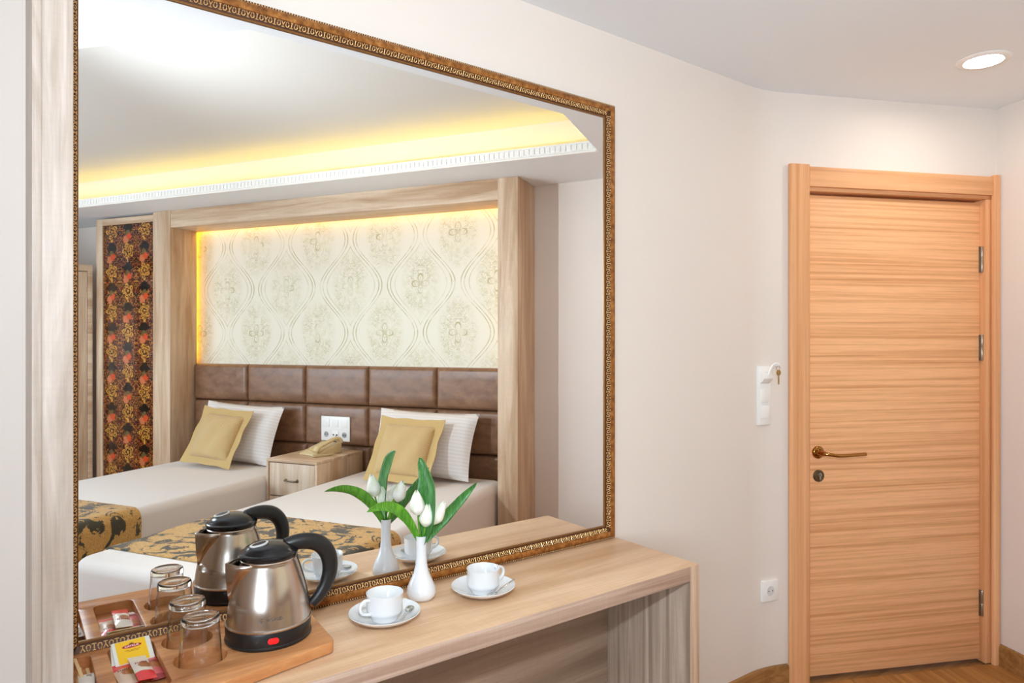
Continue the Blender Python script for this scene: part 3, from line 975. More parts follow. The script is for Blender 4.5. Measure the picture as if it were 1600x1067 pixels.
# handle: loop on +x
hp = smooth_path([(.034, 0, .180), (.056, 0, .184), (.080, 0, .183), (.104, 0, .174), (.122, 0, .152), (.128, 0, .122), (.122, 0, .092), (.107, 0, .066), (.088, 0, .047)], 6)
hr = []
for i in range(len(hp)):
    s = i / (len(hp) - 1)
    hr.append(.0150 + .003 * math.sin(PI * min(s * 1.3, 1)) - .004 * max(0, s - .75) / .25)
hnd = MB().tube(hp, hr, 16, flat=.85, up=(0, 1, 0)).build('handle', M_black_pl, ket, 0, smooth=60)
MB().grid(lambda u, v: ((bodyr(.040 + .125 * v) + .0035 - .006 * abs(u * 2 - 1) ** 2) * math.cos((u - .5) * .42), (bodyr(.040 + .125 * v) + .0035 - .006 * abs(u * 2 - 1) ** 2) * math.sin((u - .5) * .42), .040 + .125 * v), 9, 12).build('handle_backplate', M_black_pl, ket, 0)
MB().prism([(.098, .186), (.112, .182), (.110, .1765), (.098, .181)], -.010, .010, 'y').build('thumb_lever', M_black_gloss, hnd, .001)
# red lamp and printed mark on the side facing the room
def on_body(me_name, me, mat, phi, z, lift=.0006, tilt=None):
    r = bodyr(z) if z > .0343 else .0842
    slope = math.atan2(bodyr(z - .01) - bodyr(z + .01), .02) if z > .05 else 0
    o = link(me_name, me, mat, ket)
    Mx = Matrix.Rotation(phi, 4, 'Z') @ Matrix.Translation((r + lift, 0, z)) @ Matrix.Rotation(-slope, 4, 'Y') @ Matrix.Rotation(R(90), 4, 'Z') @ Matrix.Rotation(R(90), 4, 'X')
    o.matrix_local = Mx
    return o
PHI = math.atan2(-1.440, -.437) - R(-6)
mm = MB().prism(rrect(-.0105, .0105, -.0058, .0058, .0056, 5), -.0005, .0022).mesh('power_lamp', .0008, 2)
on_body('power_lamp', mm, M_red, PHI + R(6), .020, .0)
on_body('brand_lettering', text_mesh('WORLD', .0085, .0001, .0001), plain('grey_print', (96, 88, 80), .5), PHI + R(8), .060, .0012)
mm = MB().prism(arc(0, 0, .0048, 60, 330, 14) + arc(.0012, .0006, .0030, 330, 60, 10), -.0001, .0001).mesh('brand_mark')
on_body('brand_mark', mm, plain('grey_print_mark', (96, 88, 80), .5), PHI - R(9), .059, .0010)

# --- drinking glasses, upside down in the tray wells
def tumbler(name, label, x, y):
    t = thing(name, label, 'glass', (x, y, ZD + .0058), 0, 'tumblers upside down in the tray')
    pr = [(.0396, 0), (.0403, .0015), (.0398, .012), (.0375, .048), (.0350, .084), (.0346, .0868)]
    inn = [(.0330, .0868), (.0336, .076), (.0358, .048), (.0380, .012), (.0384, 0)]
    seg = 72
    v = []; f = []
    full = pr + inn
    n = len(full)
    for i in range(seg):
        a = 2 * PI * i / seg
        for j, (r, z) in enumerate(full):
            rr_ = r
            if j < len(pr) and .010 <= z <= .086: rr_ = r * (1 - .026 * abs(math.sin(6 * a)))
            v.append((rr_ * math.cos(a), rr_ * math.sin(a), z))
    for i in range(seg):
        j = (i + 1) % seg
        for k_ in range(n):
            l = (k_ + 1) % n
            f.append((i * n + k_, j * n + k_, j * n + l, i * n + l))
    MB().add(v, f).build('tumbler_wall', M_glass, t, 0, smooth=60)
    MB().lathe([(0, .0870), (.022, .0871), (.0325, .0872), (.0348, .0885), (.0345, .0960), (.0330, .0995), (.0300, .1010), (.0270, .1005), (.0180, .0988), (0, .0985)], 48).build('thick_base', M_glass_solid, t, 0, smooth=60)
    return t
tumbler('drinking_glass', 'upside-down clear tumbler in the tray well nearest the viewer', *G1)
tumbler('drinking_glass', 'upside-down clear tumbler in the tray well next to the mirror frame', *G2)

# --- packets in the tray
FZ = ZD + .0053
def stripes(name, cols, axis=1, rough=.32):
    """printed film: colour by position along the packet; cols = [(upto, rgb)]"""
    M = Mat(name, rough, spec=.6)
    q = M.xyz(M.coord())
    n = M.noise(M.coord(), 120, 2)
    c = srgb(*cols[0][1])
    for (lim, _), (_, rgb) in zip(cols, cols[1:]):
        c = M.mix((q[axis] + (n - .5) * .004).gt(lim), c, srgb(*rgb))
    if len(cols) > 2:
        blob = ((q[0] - .006) * (q[0] - .006) + (q[1] - .006) * (q[1] - .006) * .6).sqrt() + (n - .5) * .006
        c = M.mix(blob.ss(.013, .010), c, srgb(168, 96, 48))
    M.base(c)
    M.bump(M.noise(M.coord(), 90, 2), .3, .002)
    return M.m
def sachet_mesh(w, l, t, name):
    def fn(sgn):
        def g_(u, v):
            x = (u - .5) * w; y = (v - .5) * l
            e = min(1.0, max(0.0, (abs(v - .5) - .38) / .02)) if abs(v - .5) > .38 else 0
            h = max(0.0, 1 - ((abs(v - .5)) / .40) ** 4) * max(0.0, 1 - (abs(u - .5) / .5) ** 2.2) * t * .5
            x *= 1 - .06 * (h / (t * .5 + 1e-9))
            wr = .0004 * math.sin(v * 40 + u * 9) * (h > 0)
            return (x, y, sgn * (h + .0003) + wr + (t * .5 + .0007))
        return g_
    m_ = MB().grid(fn(1), 13, 21).grid(fn(-1), 13, 21)
    b = len(m_.v) // 2
    # close the rim
    nu, nv = 13, 21
    rim = [i * nv for i in range(nu)] + [(nu - 1) * nv + j for j in range(1, nv)] + [i * nv + nv - 1 for i in range(nu - 2, -1, -1)] + [j for j in range(nv - 2, 0, -1)]
    for i in range(len(rim)):
        a_, b_ = rim[i], rim[(i + 1) % len(rim)]
        m_.f.append((a_, b_, b + b_, b + a_))
    # saw-tooth ends
    for sy in (-1, 1):
        z_ = t * .5 + .0007
        k_ = 9
        for i in range(k_):
            xa = -w / 2 + w * i / k_; xb = xa + w / k_
            m_.prism([(xa, sy * l / 2), ((xa + xb) / 2, sy * (l / 2 + .0018)), (xb, sy * l / 2)], z_ - .0003, z_ + .0003)
    return m_.mesh(name, 0, 2, 50, weld=False)
def sachet(label, x, y, z, rz, cols, w=.029, l=.062, t=.009, tilt=(0, 0), words=None, wcol=(120, 60, 50)):
    s = thing('coffee_sachet', label, 'sachet', (x, y, z), R(rz), 'coffee sachets in the tray')
    s.rotation_euler = (R(tilt[0]), R(tilt[1]), R(rz))
    link('wrapper', sachet_mesh(w, l, t, 'wrapper'), stripes('film_print', cols), s)
    if words:
        g_ = MB()
        for i in range(words):
            g_.box(-.010 + i * .0036, -.0078 + i * .0036, .012 + .0004 * i, .0165 + .0004 * i, t * .93 + .0012, t * .93 + .0016)
        g_.build('printed_line', plain('sachet_print', wcol, .5), s, 0)
    return s
RED, CRM, DRD = (220, 22, 34), (226, 214, 200), (150, 20, 32)
sachet('red and cream coffee sachet on the left of the tray compartment', .1775, 1.4540, FZ + .0006, 3, [(-.044, RED), (.022, (214, 186, 162)), (1, RED)], w=.031, l=.106, words=6)
sachet('red and cream coffee sachet lying uppermost in the middle of the compartment', .2035, 1.4430, FZ + .0115, 2, [(-.022, RED), (.047, CRM), (1, CRM)], w=.031, l=.110, tilt=(0, 5), words=6, wcol=(150, 40, 60))
sachet('pink-red coffee sachet along the right edge of the compartment', .2245, 1.4560, FZ + .0006, 1, [(-.036, DRD), (.010, (206, 92, 96)), (.030, DRD), (1, (206, 84, 88))], w=.025, l=.110)
def tea(label, x, y, z, rz, tilt):
    s = thing('tea_packet', label, 'tea bag', (x, y, z), R(rz), 'yellow tea packets in the tray')
    s.rotation_euler = (R(tilt), 0, R(rz))
    MB().prism(rrect(-.034, .034, 0, .058, .002, 3), 0, .0016).build('paper_envelope', plain('white_paper', (232, 234, 226), .7), s, .0003)
    f_ = MB().prism(rrect(-.0275, .0255, .0015, .0565, .001, 2), .0017, .0023).build('yellow_front', plain('yellow_print', (250, 200, 20), .5), s, 0)
    MB().prism(rrect(-.0275, .0255, .0015, .0565, .001, 2), -.0007, -.0001).build('yellow_back', plain('yellow_print_back', (250, 200, 20), .5), s, 0)
    el = [(.0175 * math.cos(2 * PI * i / 28), .041 + .0046 * math.sin(2 * PI * i / 28)) for i in range(28)]
    MB().prism(el, .0024, .0026).build('red_oval', plain('red_print', (190, 40, 50), .5), f_, 0)
    link('brand_lettering', text_mesh('CAYKUR', .0064, .00012, .0001), plain('white_print', (250, 236, 232), .5), f_, (0, .0408, .00275))
    MB().prism(arc(0, .0445, .0045, 0, 180, 8), .0024, .0026).build('red_oval', plain('brown_print', (130, 70, 40), .5), f_, 0)
    for i, (y_, w_) in enumerate(((.0325, .0135), (.0295, .0105))):
        box('printed_line', plain('brown_small_print', (170, 116, 20), .6), f_, -w_, w_, y_ - .0016, y_ - .0008, .0024, .0026, 0)
    return s
tea('yellow tea packet with red oval label, uppermost of the tea packets', .201, 1.5010, FZ + .0055, 3, 26)
tea('tea packet peeping out from under the yellow one', .195, 1.4985, FZ + .0005, -3, 26)
def stick(label, p0, p1):
    p0, p1 = Vector(p0), Vector(p1)
    d = p1 - p0
    s = thing('stir_stick', label, 'stir stick', p0, 0, 'wooden stirrers in the tray')
    Mx = d.to_track_quat('X', 'Z').to_matrix().to_4x4()
    MB().prism(rrect(0, d.length, -.0028, .0028, .0026, 4), 0, .0013, 'z', Mx).build('stick', M_stick, s, 0)
stick('wooden stirrer slanting over the edge of the left tray compartment', (.1150, 1.430, FZ + .0075), (.1045, 1.553, FZ + .0190))
stick('wooden stirrer crossing underneath the slanting one', (.0975, 1.420, FZ + .0008), (.1130, 1.548, FZ + .0008))
stick('short wooden stirrer lying right in the left compartment', (.1262, 1.420, FZ + .0005), (.1235, 1.540, FZ + .0005))
def sugar(label, x, y, z, rz):
    s = thing('sugar_packet', label, 'sugar packet', (x, y, z), R(rz), 'sugar packets in the tray')
    link('wrapper', sachet_mesh(.025, .055, .006, 'wrapper'), plain('sugar_paper', (218, 210, 200), .7), s)
    for i in range(3):
        box('printed_bar', plain('sugar_print', (150, 130, 112), .7), s, .000, .008, .010 + i * .004, .012 + i * .004, .0061, .0064, 0)
sugar('white paper sugar packet lying upper right in the left compartment', .1165, 1.4580, FZ + .0080, -4)
sugar('white paper sugar packet lying low in the left compartment', .1060, 1.4440, FZ + .0016, 3)

# --- cups, saucers, spoons
SAUP = [(0, .004), (.024, .004), (.026, 0), (.030, 0), (.031, .003), (.052, .008), (.070, .0165), (.0795, .0240), (.0805, .0254), (.0797, .0262), (.068, .0195), (.050, .0112), (.036, .0085), (.0335, .0072), (0, .0072)]
CUPO = [(0, .003), (.0235, .003), (.0245, 0), (.0285, 0), (.0295, .003), (.0300, .007), (.0360, .0145), (.0395, .0185), (.0402, .023), (.0412, .058), (.0418, .0600), (.0410, .0605), (.0396, .059), (.0384, .024), (.034, .0165), (.025, .0115), (0, .010)]
def place_setting(sx, sy, hand, which, spoon):
    s = thing('saucer', 'white porcelain saucer ' + which, 'saucer', (sx, sy, ZD + .0002), 0, 'saucers on the desk')
    MB().lathe(SAUP, 64).build('dish', M_porcelain, s, 0, smooth=50)
    c = thing('coffee_cup', 'white porcelain coffee cup ' + which, 'cup', (sx, sy, ZD + .0076), R(hand), 'coffee cups on the desk')
    MB().lathe(CUPO, 56).build('bowl', M_porcelain, c, 0, smooth=50)
    hp_ = smooth_path([(.0385, 0, .050), (.050, 0, .0525), (.0615, 0, .047), (.0640, 0, .036), (.0565, 0, .025), (.0375, 0, .0195)], 5)
    MB().tube(hp_, .0036, 10, flat=1.35, up=(0, 1, 0)).build('handle', M_porcelain, c, 0, smooth=60)
    # spoon resting on the saucer: bowl point, handle end (local to the saucer)
    (bx, by, bz), (ex, ey, ez) = spoon
    t = thing('teaspoon', 'steel teaspoon lying on the saucer ' + which, 'spoon', (sx + bx, sy + by, ZD + bz), math.atan2(ey - by, ex - bx), 'teaspoons on the saucers')
    L = math.hypot(ex - bx, ey - by)
    def bowl(u, v):
        a = 2 * PI * u
        rr_ = v
        return (.0165 * rr_ * math.cos(a) * (1 + .12 * math.cos(a)), .0105 * rr_ * math.sin(a), .0042 * (rr_ * rr_) - .0006)
    b_ = MB().grid(bowl, 28, 7, closeu=True).build('spoon_bowl', M_chrome, t, 0, smooth=60)
    b_.modifiers.new('t', 'SOLIDIFY').thickness = .0008
    dz = ez - bz
    hp2 = smooth_path([(.0165, 0, .0038), (.026, 0, .0048), (L * .55, 0, .004 + dz * .5), (L, 0, .002 + dz)], 5)
    MB().tube(hp2, [.0013 + .0016 * (i / (len(hp2) - 1)) for i in range(len(hp2))], 8, flat=.4, up=(0, 0, 1)).build('spoon_handle', M_chrome, t, 0, smooth=60)
place_setting(.687, 1.412, 187, 'beside the kettle', ((.058, -.010, .0172), (.002, -.0745, .0262)))
place_setting(.959, 1.417, 3, 'nearest the right end of the desk', ((-.012, -.0545, .0160), (.080, -.024, .0272)))

# --- vase and tulips
VX, VY = .822, 1.487
va = thing('bud_vase', 'white ceramic bud vase holding white tulips in front of the mirror', 'vase', (VX, VY, ZD))
MB().lathe([(0, .001), (.020, 0), (.029, .002), (.0350, .010), (.0362, .019), (.0340, .031), (.0275, .046), (.0200, .062), (.0148, .082), (.0127, .105), (.0125, .125), (.0135, .145), (.0145, .1535), (.0148, .1550), (.0138, .1556), (.0120, .150), (.0110, .12), (.0110, .09), (0, .085)], 48).build('body', M_vase, va, 0, smooth=60)
VT = ZD + .1556
def leaf_mesh(base, mid, tip, width, nrm, name):
    """blade along a quadratic path; nrm = facing direction"""
    b, m_, t_ = Vector(base), Vector(mid), Vector(tip)
    c = m_ * 2 - (b + t_) * .5
    nrm = Vector(nrm).normalized()
    def pt(s): return b * (1 - s) ** 2 + c * 2 * s * (1 - s) + t_ * s * s
    def tn(s): return ((c - b) * (1 - s) + (t_ - c) * s).normalized()
    def fn(u, v):
        p = pt(v); w = tn(v).cross(nrm).normalized()
        up_ = w.cross(tn(v))
        hw_ = width * .5 * (max(0.0, math.sin(PI * (v * .92 + .06))) ** .75) * (1 if v < .999 else 0.02)
        q = (u - .5) * 2
        return p + w * hw_ * q - up_ * (abs(q) ** 2) * hw_ * -.30 + up_ * .0012 * math.sin(v * 18) * q
    return MB().grid(fn, 9, 22).mesh(name, 0, 2, 80)
def bloom_mesh(name, hgt=.060, r=.0180):
    m_ = MB()
    for ring in range(2):
        for k_ in range(3):
            a0 = 2 * PI * k_ / 3 + ring * PI / 3
            def fn(u, v, a0=a0, ring=ring):
                q = (u - .5) * 2
                prof_ = (min(1, (v + .06) / .30) ** .6) * (1 - max(0, (v - .30) / .78) ** 1.7)
                rad = r * prof_ * (1.0 if ring else .93)
                spread = 1.12 * (math.sin(PI * (v * .90 + .08)) ** .55) if v < .995 else .02
                a = a0 + q * spread
                z = hgt * v * (1 - .05 * q * q * v) * (1.0 if ring else 1.04)
                rr_ = rad * (1 + .05 * (1 - q * q))
                return (rr_ * math.cos(a), rr_ * math.sin(a), z)
            m_.grid(fn, 9, 12)
    return m_.mesh(name, 0, 2, 80, weld=False)
BLOOM = bloom_mesh('bloom')
BLOOM.materials.append(M_petal)
def tulip(label, dx, dy, dz, lean, leaf=None, h=1.0):
    """bloom base offset from the vase mouth; lean = bloom axis"""
    t = thing('tulip', label, 'tulip', (VX, VY, VT), 0, 'tulips in the vase')
    r0 = Vector((dx, dy, 0)).normalized() * .006 if (dx or dy) else Vector((0, 0, 0))
    p0 = Vector((r0.x, r0.y, -.055)); p1 = Vector((r0.x * 1.2, r0.y * 1.2, .002)); p2 = Vector((dx, dy, dz))
    ax = Vector(lean).normalized()
    p15 = p1 * .35 + (p2 - ax * .02) * .65
    MB().tube(smooth_path([p0, p1, p15, p2 + ax * .003], 5), .0022, 8).build('stem', M_green, t, 0, smooth=60)
    o = link('bloom', BLOOM, M_petal, t, p2)
    o.rotation_mode = 'QUATERNION'; o.rotation_quaternion = ax.to_track_quat('Z', 'Y'); o.scale = (h, h, h)
    for lf in (leaf or []):
        base, mid, tip, wd, nrm, mt = lf
        lo = link('leaf', leaf_mesh(base, mid, tip, wd, nrm, 'leaf'), mt, t)
        lo.modifiers.new('t', 'SOLIDIFY').thickness = .0007
CAMD = Vector((-.483, -.875, .25))
tulip('white tulip standing highest in the vase, leaning to the left', -.022, -.022, .060, (-.12, -.10, 1), [((-.004, 0, -.02), (-.070, -.008, .074), (-.160, -.034, .088), .027, (-.1, -1, .35), M_green)])
tulip('white tulip low in the middle of the vase bunch', .003, -.016, .027, (-.02, -.25, 1), [((.003, -.001, -.02), (.012, -.022, .096), (.013, .034, .186), .070, (-1, -.16, .05), M_green_dk)], .95)
tulip('white tulip leaning out to the right of the vase bunch', .019, -.020, .031, (.55, -.25, 1), [((.005, -.002, -.02), (.070, -.008, .044), (.148, -.028, .118), .029, (.1, -1, .25), M_green_dk)])
tulip('white tulip on the mirror side behind the tall leaf', .022, .022, .050, (.15, .35, 1), [((.002, .004, -.02), (.020, .030, .060), (.034, .048, .100), .020, (.3, -.9, .3), M_green)])
# ================================================================== THE BED SIDE OF THE ROOM (seen in the mirror)
WB = -.298                                     # face of the wall behind the surround (local y)
# --- oak surround of the headboard niche: local x = -a
sur = hbthing('bed_surround', 'pale oak box surround framing the headboard niche behind the beds', 'wall unit', 0, 0, 0)
box('pillar', M_oak_z, sur, -.132, 0, -.255, 0, .001, CE - .001, .0015)
box('pillar', M_oak_z, sur, -2.995, -2.862, -.255, 0, .001, CE - .001, .0015)
box('lintel', M_oak_x, sur, -2.8615, -.1325, -.255, -.004, 2.262, CE - .001, .0015)
box('back_rail', M_oak_z, sur, -.10, -.0, -.2965, -.2555, .001, CE - .001, 0)
box('back_rail', M_oak_z, sur, -2.995, -2.945, -.2965, -.2555, .001, CE - .001, 0)
box('back_rail', M_oak_x, sur, -2.9445, -.1005, -.2965, -.2555, 2.320, CE - .001, 0)
wp = MB().box(-2.944, -.102, WB, WB + .004, .02, 2.319).build('wallpaper', M_wallpaper, sur, 0)
box('led_strip', M_led_niche, sur, -2.9435, -2.937, -.290, -.258, 1.235, 2.29, 0)
box('led_strip', M_led_niche, sur, -.109, -.1025, -.290, -.258, 1.235, 2.29, 0)
box('led_strip', M_led_niche, sur, -2.93, -.115, -.290, -.258, 2.3125, 2.319, 0)

# --- upholstered headboard
hbd = hbthing('headboard', 'long brown leather headboard of padded rectangles behind both beds', 'headboard', 0, 0, 0)
cols = [.136, .681, 1.225, 1.770, 2.315, 2.858]
rows = [(.936, 1.214), (.646, .932), (.12, .640)]
padm = {}
for ci in range(5):
    for ri_, (z0, z1) in enumerate(rows):
        w = cols[ci + 1] - cols[ci]
        dpt = .076 if ri_ < 2 else .056
        key = (ri_,)
        if key not in padm:
            def fn(u, v, w=.5435, h=z1 - z0, d=dpt):
                # cushioned front face
                x = (u - .5) * w; z = (v - .5) * h
                ex = max(0, 1 - abs(u - .5) * 2); ez = max(0, 1 - abs(v - .5) * 2)
                k_ = min(1, ex * w / .05) ; l_ = min(1, ez * h / .05)
                s = (math.sin(k_ * PI / 2) * math.sin(l_ * PI / 2)) ** .55
                return (x, d * .62 + d * .38 * s, z)
            us = [0, .012, .03, .055, .09, .3, .5, .7, .91, .945, .97, .988, 1]
            g = MB()
            n = len(us)
            for u in us:
                for v in us: g.v.append(fn(u, v))
            for i in range(n - 1):
                for j in range(n - 1): g.f.append((i * n + j, (i + 1) * n + j, (i + 1) * n + j + 1, i * n + j + 1))
            g.box(-.5435 / 2, .5435 / 2, 0, dpt * .62, -(z1 - z0) / 2, (z1 - z0) / 2)
            padm[key] = g.mesh('pad', 0, 2, 70)
            padm[key].materials.append(M_leather)
        link('pad', padm[key], M_leather, hbd, (-(cols[ci] + cols[ci + 1]) / 2, WB + .0045, (z0 + z1) / 2))

# --- switch and socket panel on the headboard
PO = WB + .0045 + .077
pn = hbthing('socket_panel', 'white panel of switches and sockets on the headboard above the nightstand', 'switch panel', 1.490, PO, .676)
box('plate', M_white_pl, pn, -.123, .123, 0, .010, 0, .176, .003)
for i, x in enumerate((-.078, 0, .078)):
    box('rocker', M_white_pl, pn, x - .027, x + .027, .0102, .0135 if i == 0 else .012, .100, .158, .002)
for x in (-.078, .078):
    r = MB().lathe([(.019, 0), (.019, .0015), (.0215, .0015), (.0215, 0)], 26, Matrix.Translation((x, .0101, .046)) @ Matrix.Rotation(R(-90), 4, 'X')).build('socket_ring', M_grey_pl, pn, 0)
    for q in (-.008, .008):
        MB().lathe([(0, 0), (.0032, 0), (.0032, .0006), (0, .0006)], 10, Matrix.Translation((x + q, .0101, .046)) @ Matrix.Rotation(R(-90), 4, 'X')).build('pin_hole', M_black_hole, r, 0)
box('jack_plate', M_white_pl, pn, -.026, .026, .0102, .0125, .018, .074, .001)
for q in (-.014, .014):
    box('jack', M_black_hole, pn, q - .005, q + .005, .0126, .0150, .040, .050, .001)

# --- beds
def mattress_profile(w, z0, z1, r, n=6, off=0.0):
    """closed outline across the bed in (x, z), rounded top edges"""
    return ([(-w / 2 - off, z0)] + [(-w / 2 + r + (r + off) * math.cos(R(180 - 90 * i / n)), z1 - r + (r + off) * math.sin(R(180 - 90 * i / n))) for i in range(n + 1)] +
            [(w / 2 - r + (r + off) * math.cos(R(90 - 90 * i / n)), z1 - r + (r + off) * math.sin(R(90 - 90 * i / n))) for i in range(n + 1)] + [(w / 2 + off, z0)])
def make_bed(label, a0, a1, o0, o1, zt):
    w = a1 - a0; l = o1 - o0
    b = hbthing('bed', label, 'bed', (a0 + a1) / 2, o0, 0, 'single beds')
    g = MB().box(-w / 2, w / 2, 0, l, .20, zt)
    me = bpy.data.meshes.new('mattress'); me.from_pydata(g.v, [], g.f)
    bm = bmesh.new(); bm.from_mesh(me); bmesh.ops.recalc_face_normals(bm, faces=bm.faces)
    # generous corner radius in plan, softer along the top
    ve = [e for e in bm.edges if abs(e.verts[0].co.z - e.verts[1].co.z) > .1]
    bmesh.ops.bevel(bm, geom=ve, offset=.085, segments=7, affect='EDGES', profile=.5)
    te = [e for e in bm.edges if e.calc_face_angle(0) > R(60) and e.verts[0].co.z > zt - .01 and e.verts[1].co.z > zt - .01]
    bmesh.ops.bevel(bm, geom=te, offset=.050, segments=7, affect='EDGES', profile=.5)
    bm.to_mesh(me); bm.free()
    me.polygons.foreach_set('use_smooth', [True] * len(me.polygons)); me.set_sharp_from_angle(angle=R(50))
    link('sheeted_mattress', me, M_sheet, b)
    box('bed_base', M_bedbase, b, -w / 2 + .03, w / 2 - .03, .03, l - .03, .06, .1995, .01)
    for sx in (-1, 1):
        for y in (.10, l - .10):
            MB().lathe([(0, .0005), (.022, .0005), (.028, .06), (0, .06)], 16, Matrix.Translation((sx * (w / 2 - .12), y, 0))).build('leg', M_bedbase, b, 0)
    return b
ZB_ = .500
BED_R = (.155, 1.215); BED_L = (1.668, 2.728)
make_bed('single bed with white sheet next to the right oak pillar of the surround', BED_R[0], BED_R[1], -.205, 1.950, ZB_)
make_bed('single bed with white sheet beside the dark rose damask panel', BED_L[0], BED_L[1], -.205, 1.965, ZB_)
def runner(label, a0, a1, o0, o1, zt, hang):
    w = a1 - a0
    r_ = hbthing('bed_runner', label, 'bed runner', (a0 + a1) / 2, o0, 0, 'bed runners')
    out = mattress_profile(w, zt - hang, zt, .050, 8, .0085)
    inn = mattress_profile(w, zt - hang, zt, .050, 8, .0025)
    n = len(out)
    ny = 14
    L = o1 - o0
    v = []; f = []
    for j in range(ny):
        y = L * j / (ny - 1)
        for (x, z) in out: v.append((x, y, z + .0012 * math.sin(9 * x + j)))
        for (x, z) in inn: v.append((x, y, z))
    m2 = 2 * n
    for j in range(ny - 1):
        for i in range(n - 1):
            f.append((j * m2 + i, j * m2 + i + 1, (j + 1) * m2 + i + 1, (j + 1) * m2 + i))
            f.append((j * m2 + n + i, (j + 1) * m2 + n + i, (j + 1) * m2 + n + i + 1, j * m2 + n + i + 1))
        for i in (0, n - 1):
            f.append((j * m2 + i, (j + 1) * m2 + i, (j + 1) * m2 + n + i, j * m2 + n + i))
    for j in (0, ny - 1):
        for i in range(n - 1):
            f.append((j * m2 + i, j * m2 + i + 1, j * m2 + n + i + 1, j * m2 + n + i))
    MB().add(v, f).build('cloth', M_runner, r_, 0, smooth=50)
runner('gold floral bed runner across the bed next to the right oak pillar', BED_R[0], BED_R[1], 1.10, 1.79, ZB_, .16)
runner('gold floral bed runner across the bed by the damask panel', BED_L[0], BED_L[1], 1.235, 1.86, ZB_, .20)

# --- pillows and cushions
def pillow_mesh(w, h, t, name, pin=.05, pw=2.6):
    def fn(sgn):
        def g_(u, v):
            a = u * 2 - 1; b = v * 2 - 1
            x = w / 2 * a * (1 - pin * (1 - b * b) * abs(a)); y = h / 2 * b * (1 - pin * (1 - a * a) * abs(b))
            k_ = max(0.0, 1 - abs(a) ** pw) * max(0.0, 1 - abs(b) ** pw)
            z = t / 2 * k_ ** .55
            z += .006 * math.sin(7 * a + 3 * b) * k_ * (sgn > 0)
            return (x, y, sgn * z)
        return g_
    return MB().grid(fn(1), 27, 21).grid(fn(-1), 27, 21).mesh(name, 0, 2, 75)
def lean(o, tilt, roll=0):
    # mesh lies in local xy with z as thickness; stand it up facing +y (into the room) and lean back
    o.rotation_mode = 'QUATERNION'
    Mx = Matrix.Rotation(HBR, 3, 'Z') @ Matrix.Rotation(R(90 + 0), 3, 'X') @ Matrix.Rotation(R(180), 3, 'Y')
    Mx = Matrix.Rotation(HBR, 3, 'Z') @ Matrix.Rotation(R(180), 3, 'Z') @ Matrix.Rotation(R(90 - tilt), 3, 'X') @ Matrix.Rotation(R(roll), 3, 'Z')
    o.rotation_quaternion = Mx.to_quaternion()
PILM = pillow_mesh(.74, .435, .16, 'pillowcase', .055); PILM.materials.append(M_pillow)
def pillow(label, a, o, z, tilt, roll):
    p = thing('pillow', label, 'pillow', hbw(a, o, z), 0, 'white pillows')
    lean(p, tilt, roll)
    link('pillowcase', PILM, M_pillow, p)
    return p
pillow('white striped pillow propped behind the cushion on the bed next to the right oak pillar', .685, -.050, .727, 20, 1)
pillow('white striped pillow propped behind the cushion on the bed beside the damask panel', 2.245, -.050, .722, 20, 2)
CUM = pillow_mesh(.365, .335, .12, 'cushion_body', .02, 3.2); CUM.materials.append(M_cushion)
def flange_mesh(w, h, fw, name):
    out = []; inn = []
    n = 60
    for i in range(n):
        s = 4 * i / n; k_ = int(s); q = (s - k_) * 2 - 1
        c = [(q, -1), (1, q), (-q, 1), (-1, -q)][k_]
        wv = 1 + .012 * math.sin(i * 1.1)
        cr = .05 * (abs(c[0]) * abs(c[1])) ** 4
        out.append(((w / 2 + fw) * c[0] * (wv + cr), (h / 2 + fw) * c[1] * (wv + cr), .004 * math.sin(i * .9)))
        inn.append(((w / 2 - .012) * c[0], (h / 2 - .012) * c[1], 0))
    v = [(x, y, z + .002) for (x, y, z) in out] + [(x, y, z + .002) for (x, y, z) in inn] + [(x, y, z - .002) for (x, y, z) in out] + [(x, y, z - .002) for (x, y, z) in inn]
    f = []
    for i in range(n):
        j = (i + 1) % n
        f += [(i, j, n + j, n + i), (2 * n + i, 3 * n + i, 3 * n + j, 2 * n + j), (i, 2 * n + i, 2 * n + j, j), (n + i, n + j, 3 * n + j, 3 * n + i)]
    return MB().add(v, f).mesh(name, 0, 2, 60)
FLM = flange_mesh(.365, .335, .042, 'flange'); FLM.materials.append(M_flange)
def cushion(label, a, o, z, tilt, roll):
    c = thing('cushion', label, 'cushion', hbw(a, o, z), 0, 'gold cushions')
    lean(c, tilt, roll)
    link('cushion_body', CUM, M_cushion, c); link('flange', FLM, M_flange, c)
cushion('gold waffle cushion with flat border on the bed next to the right oak pillar', .715, .130, .708, 29, 1)
cushion('gold waffle cushion with flat border on the bed beside the damask panel', 2.262, .130, .712, 29, 3)

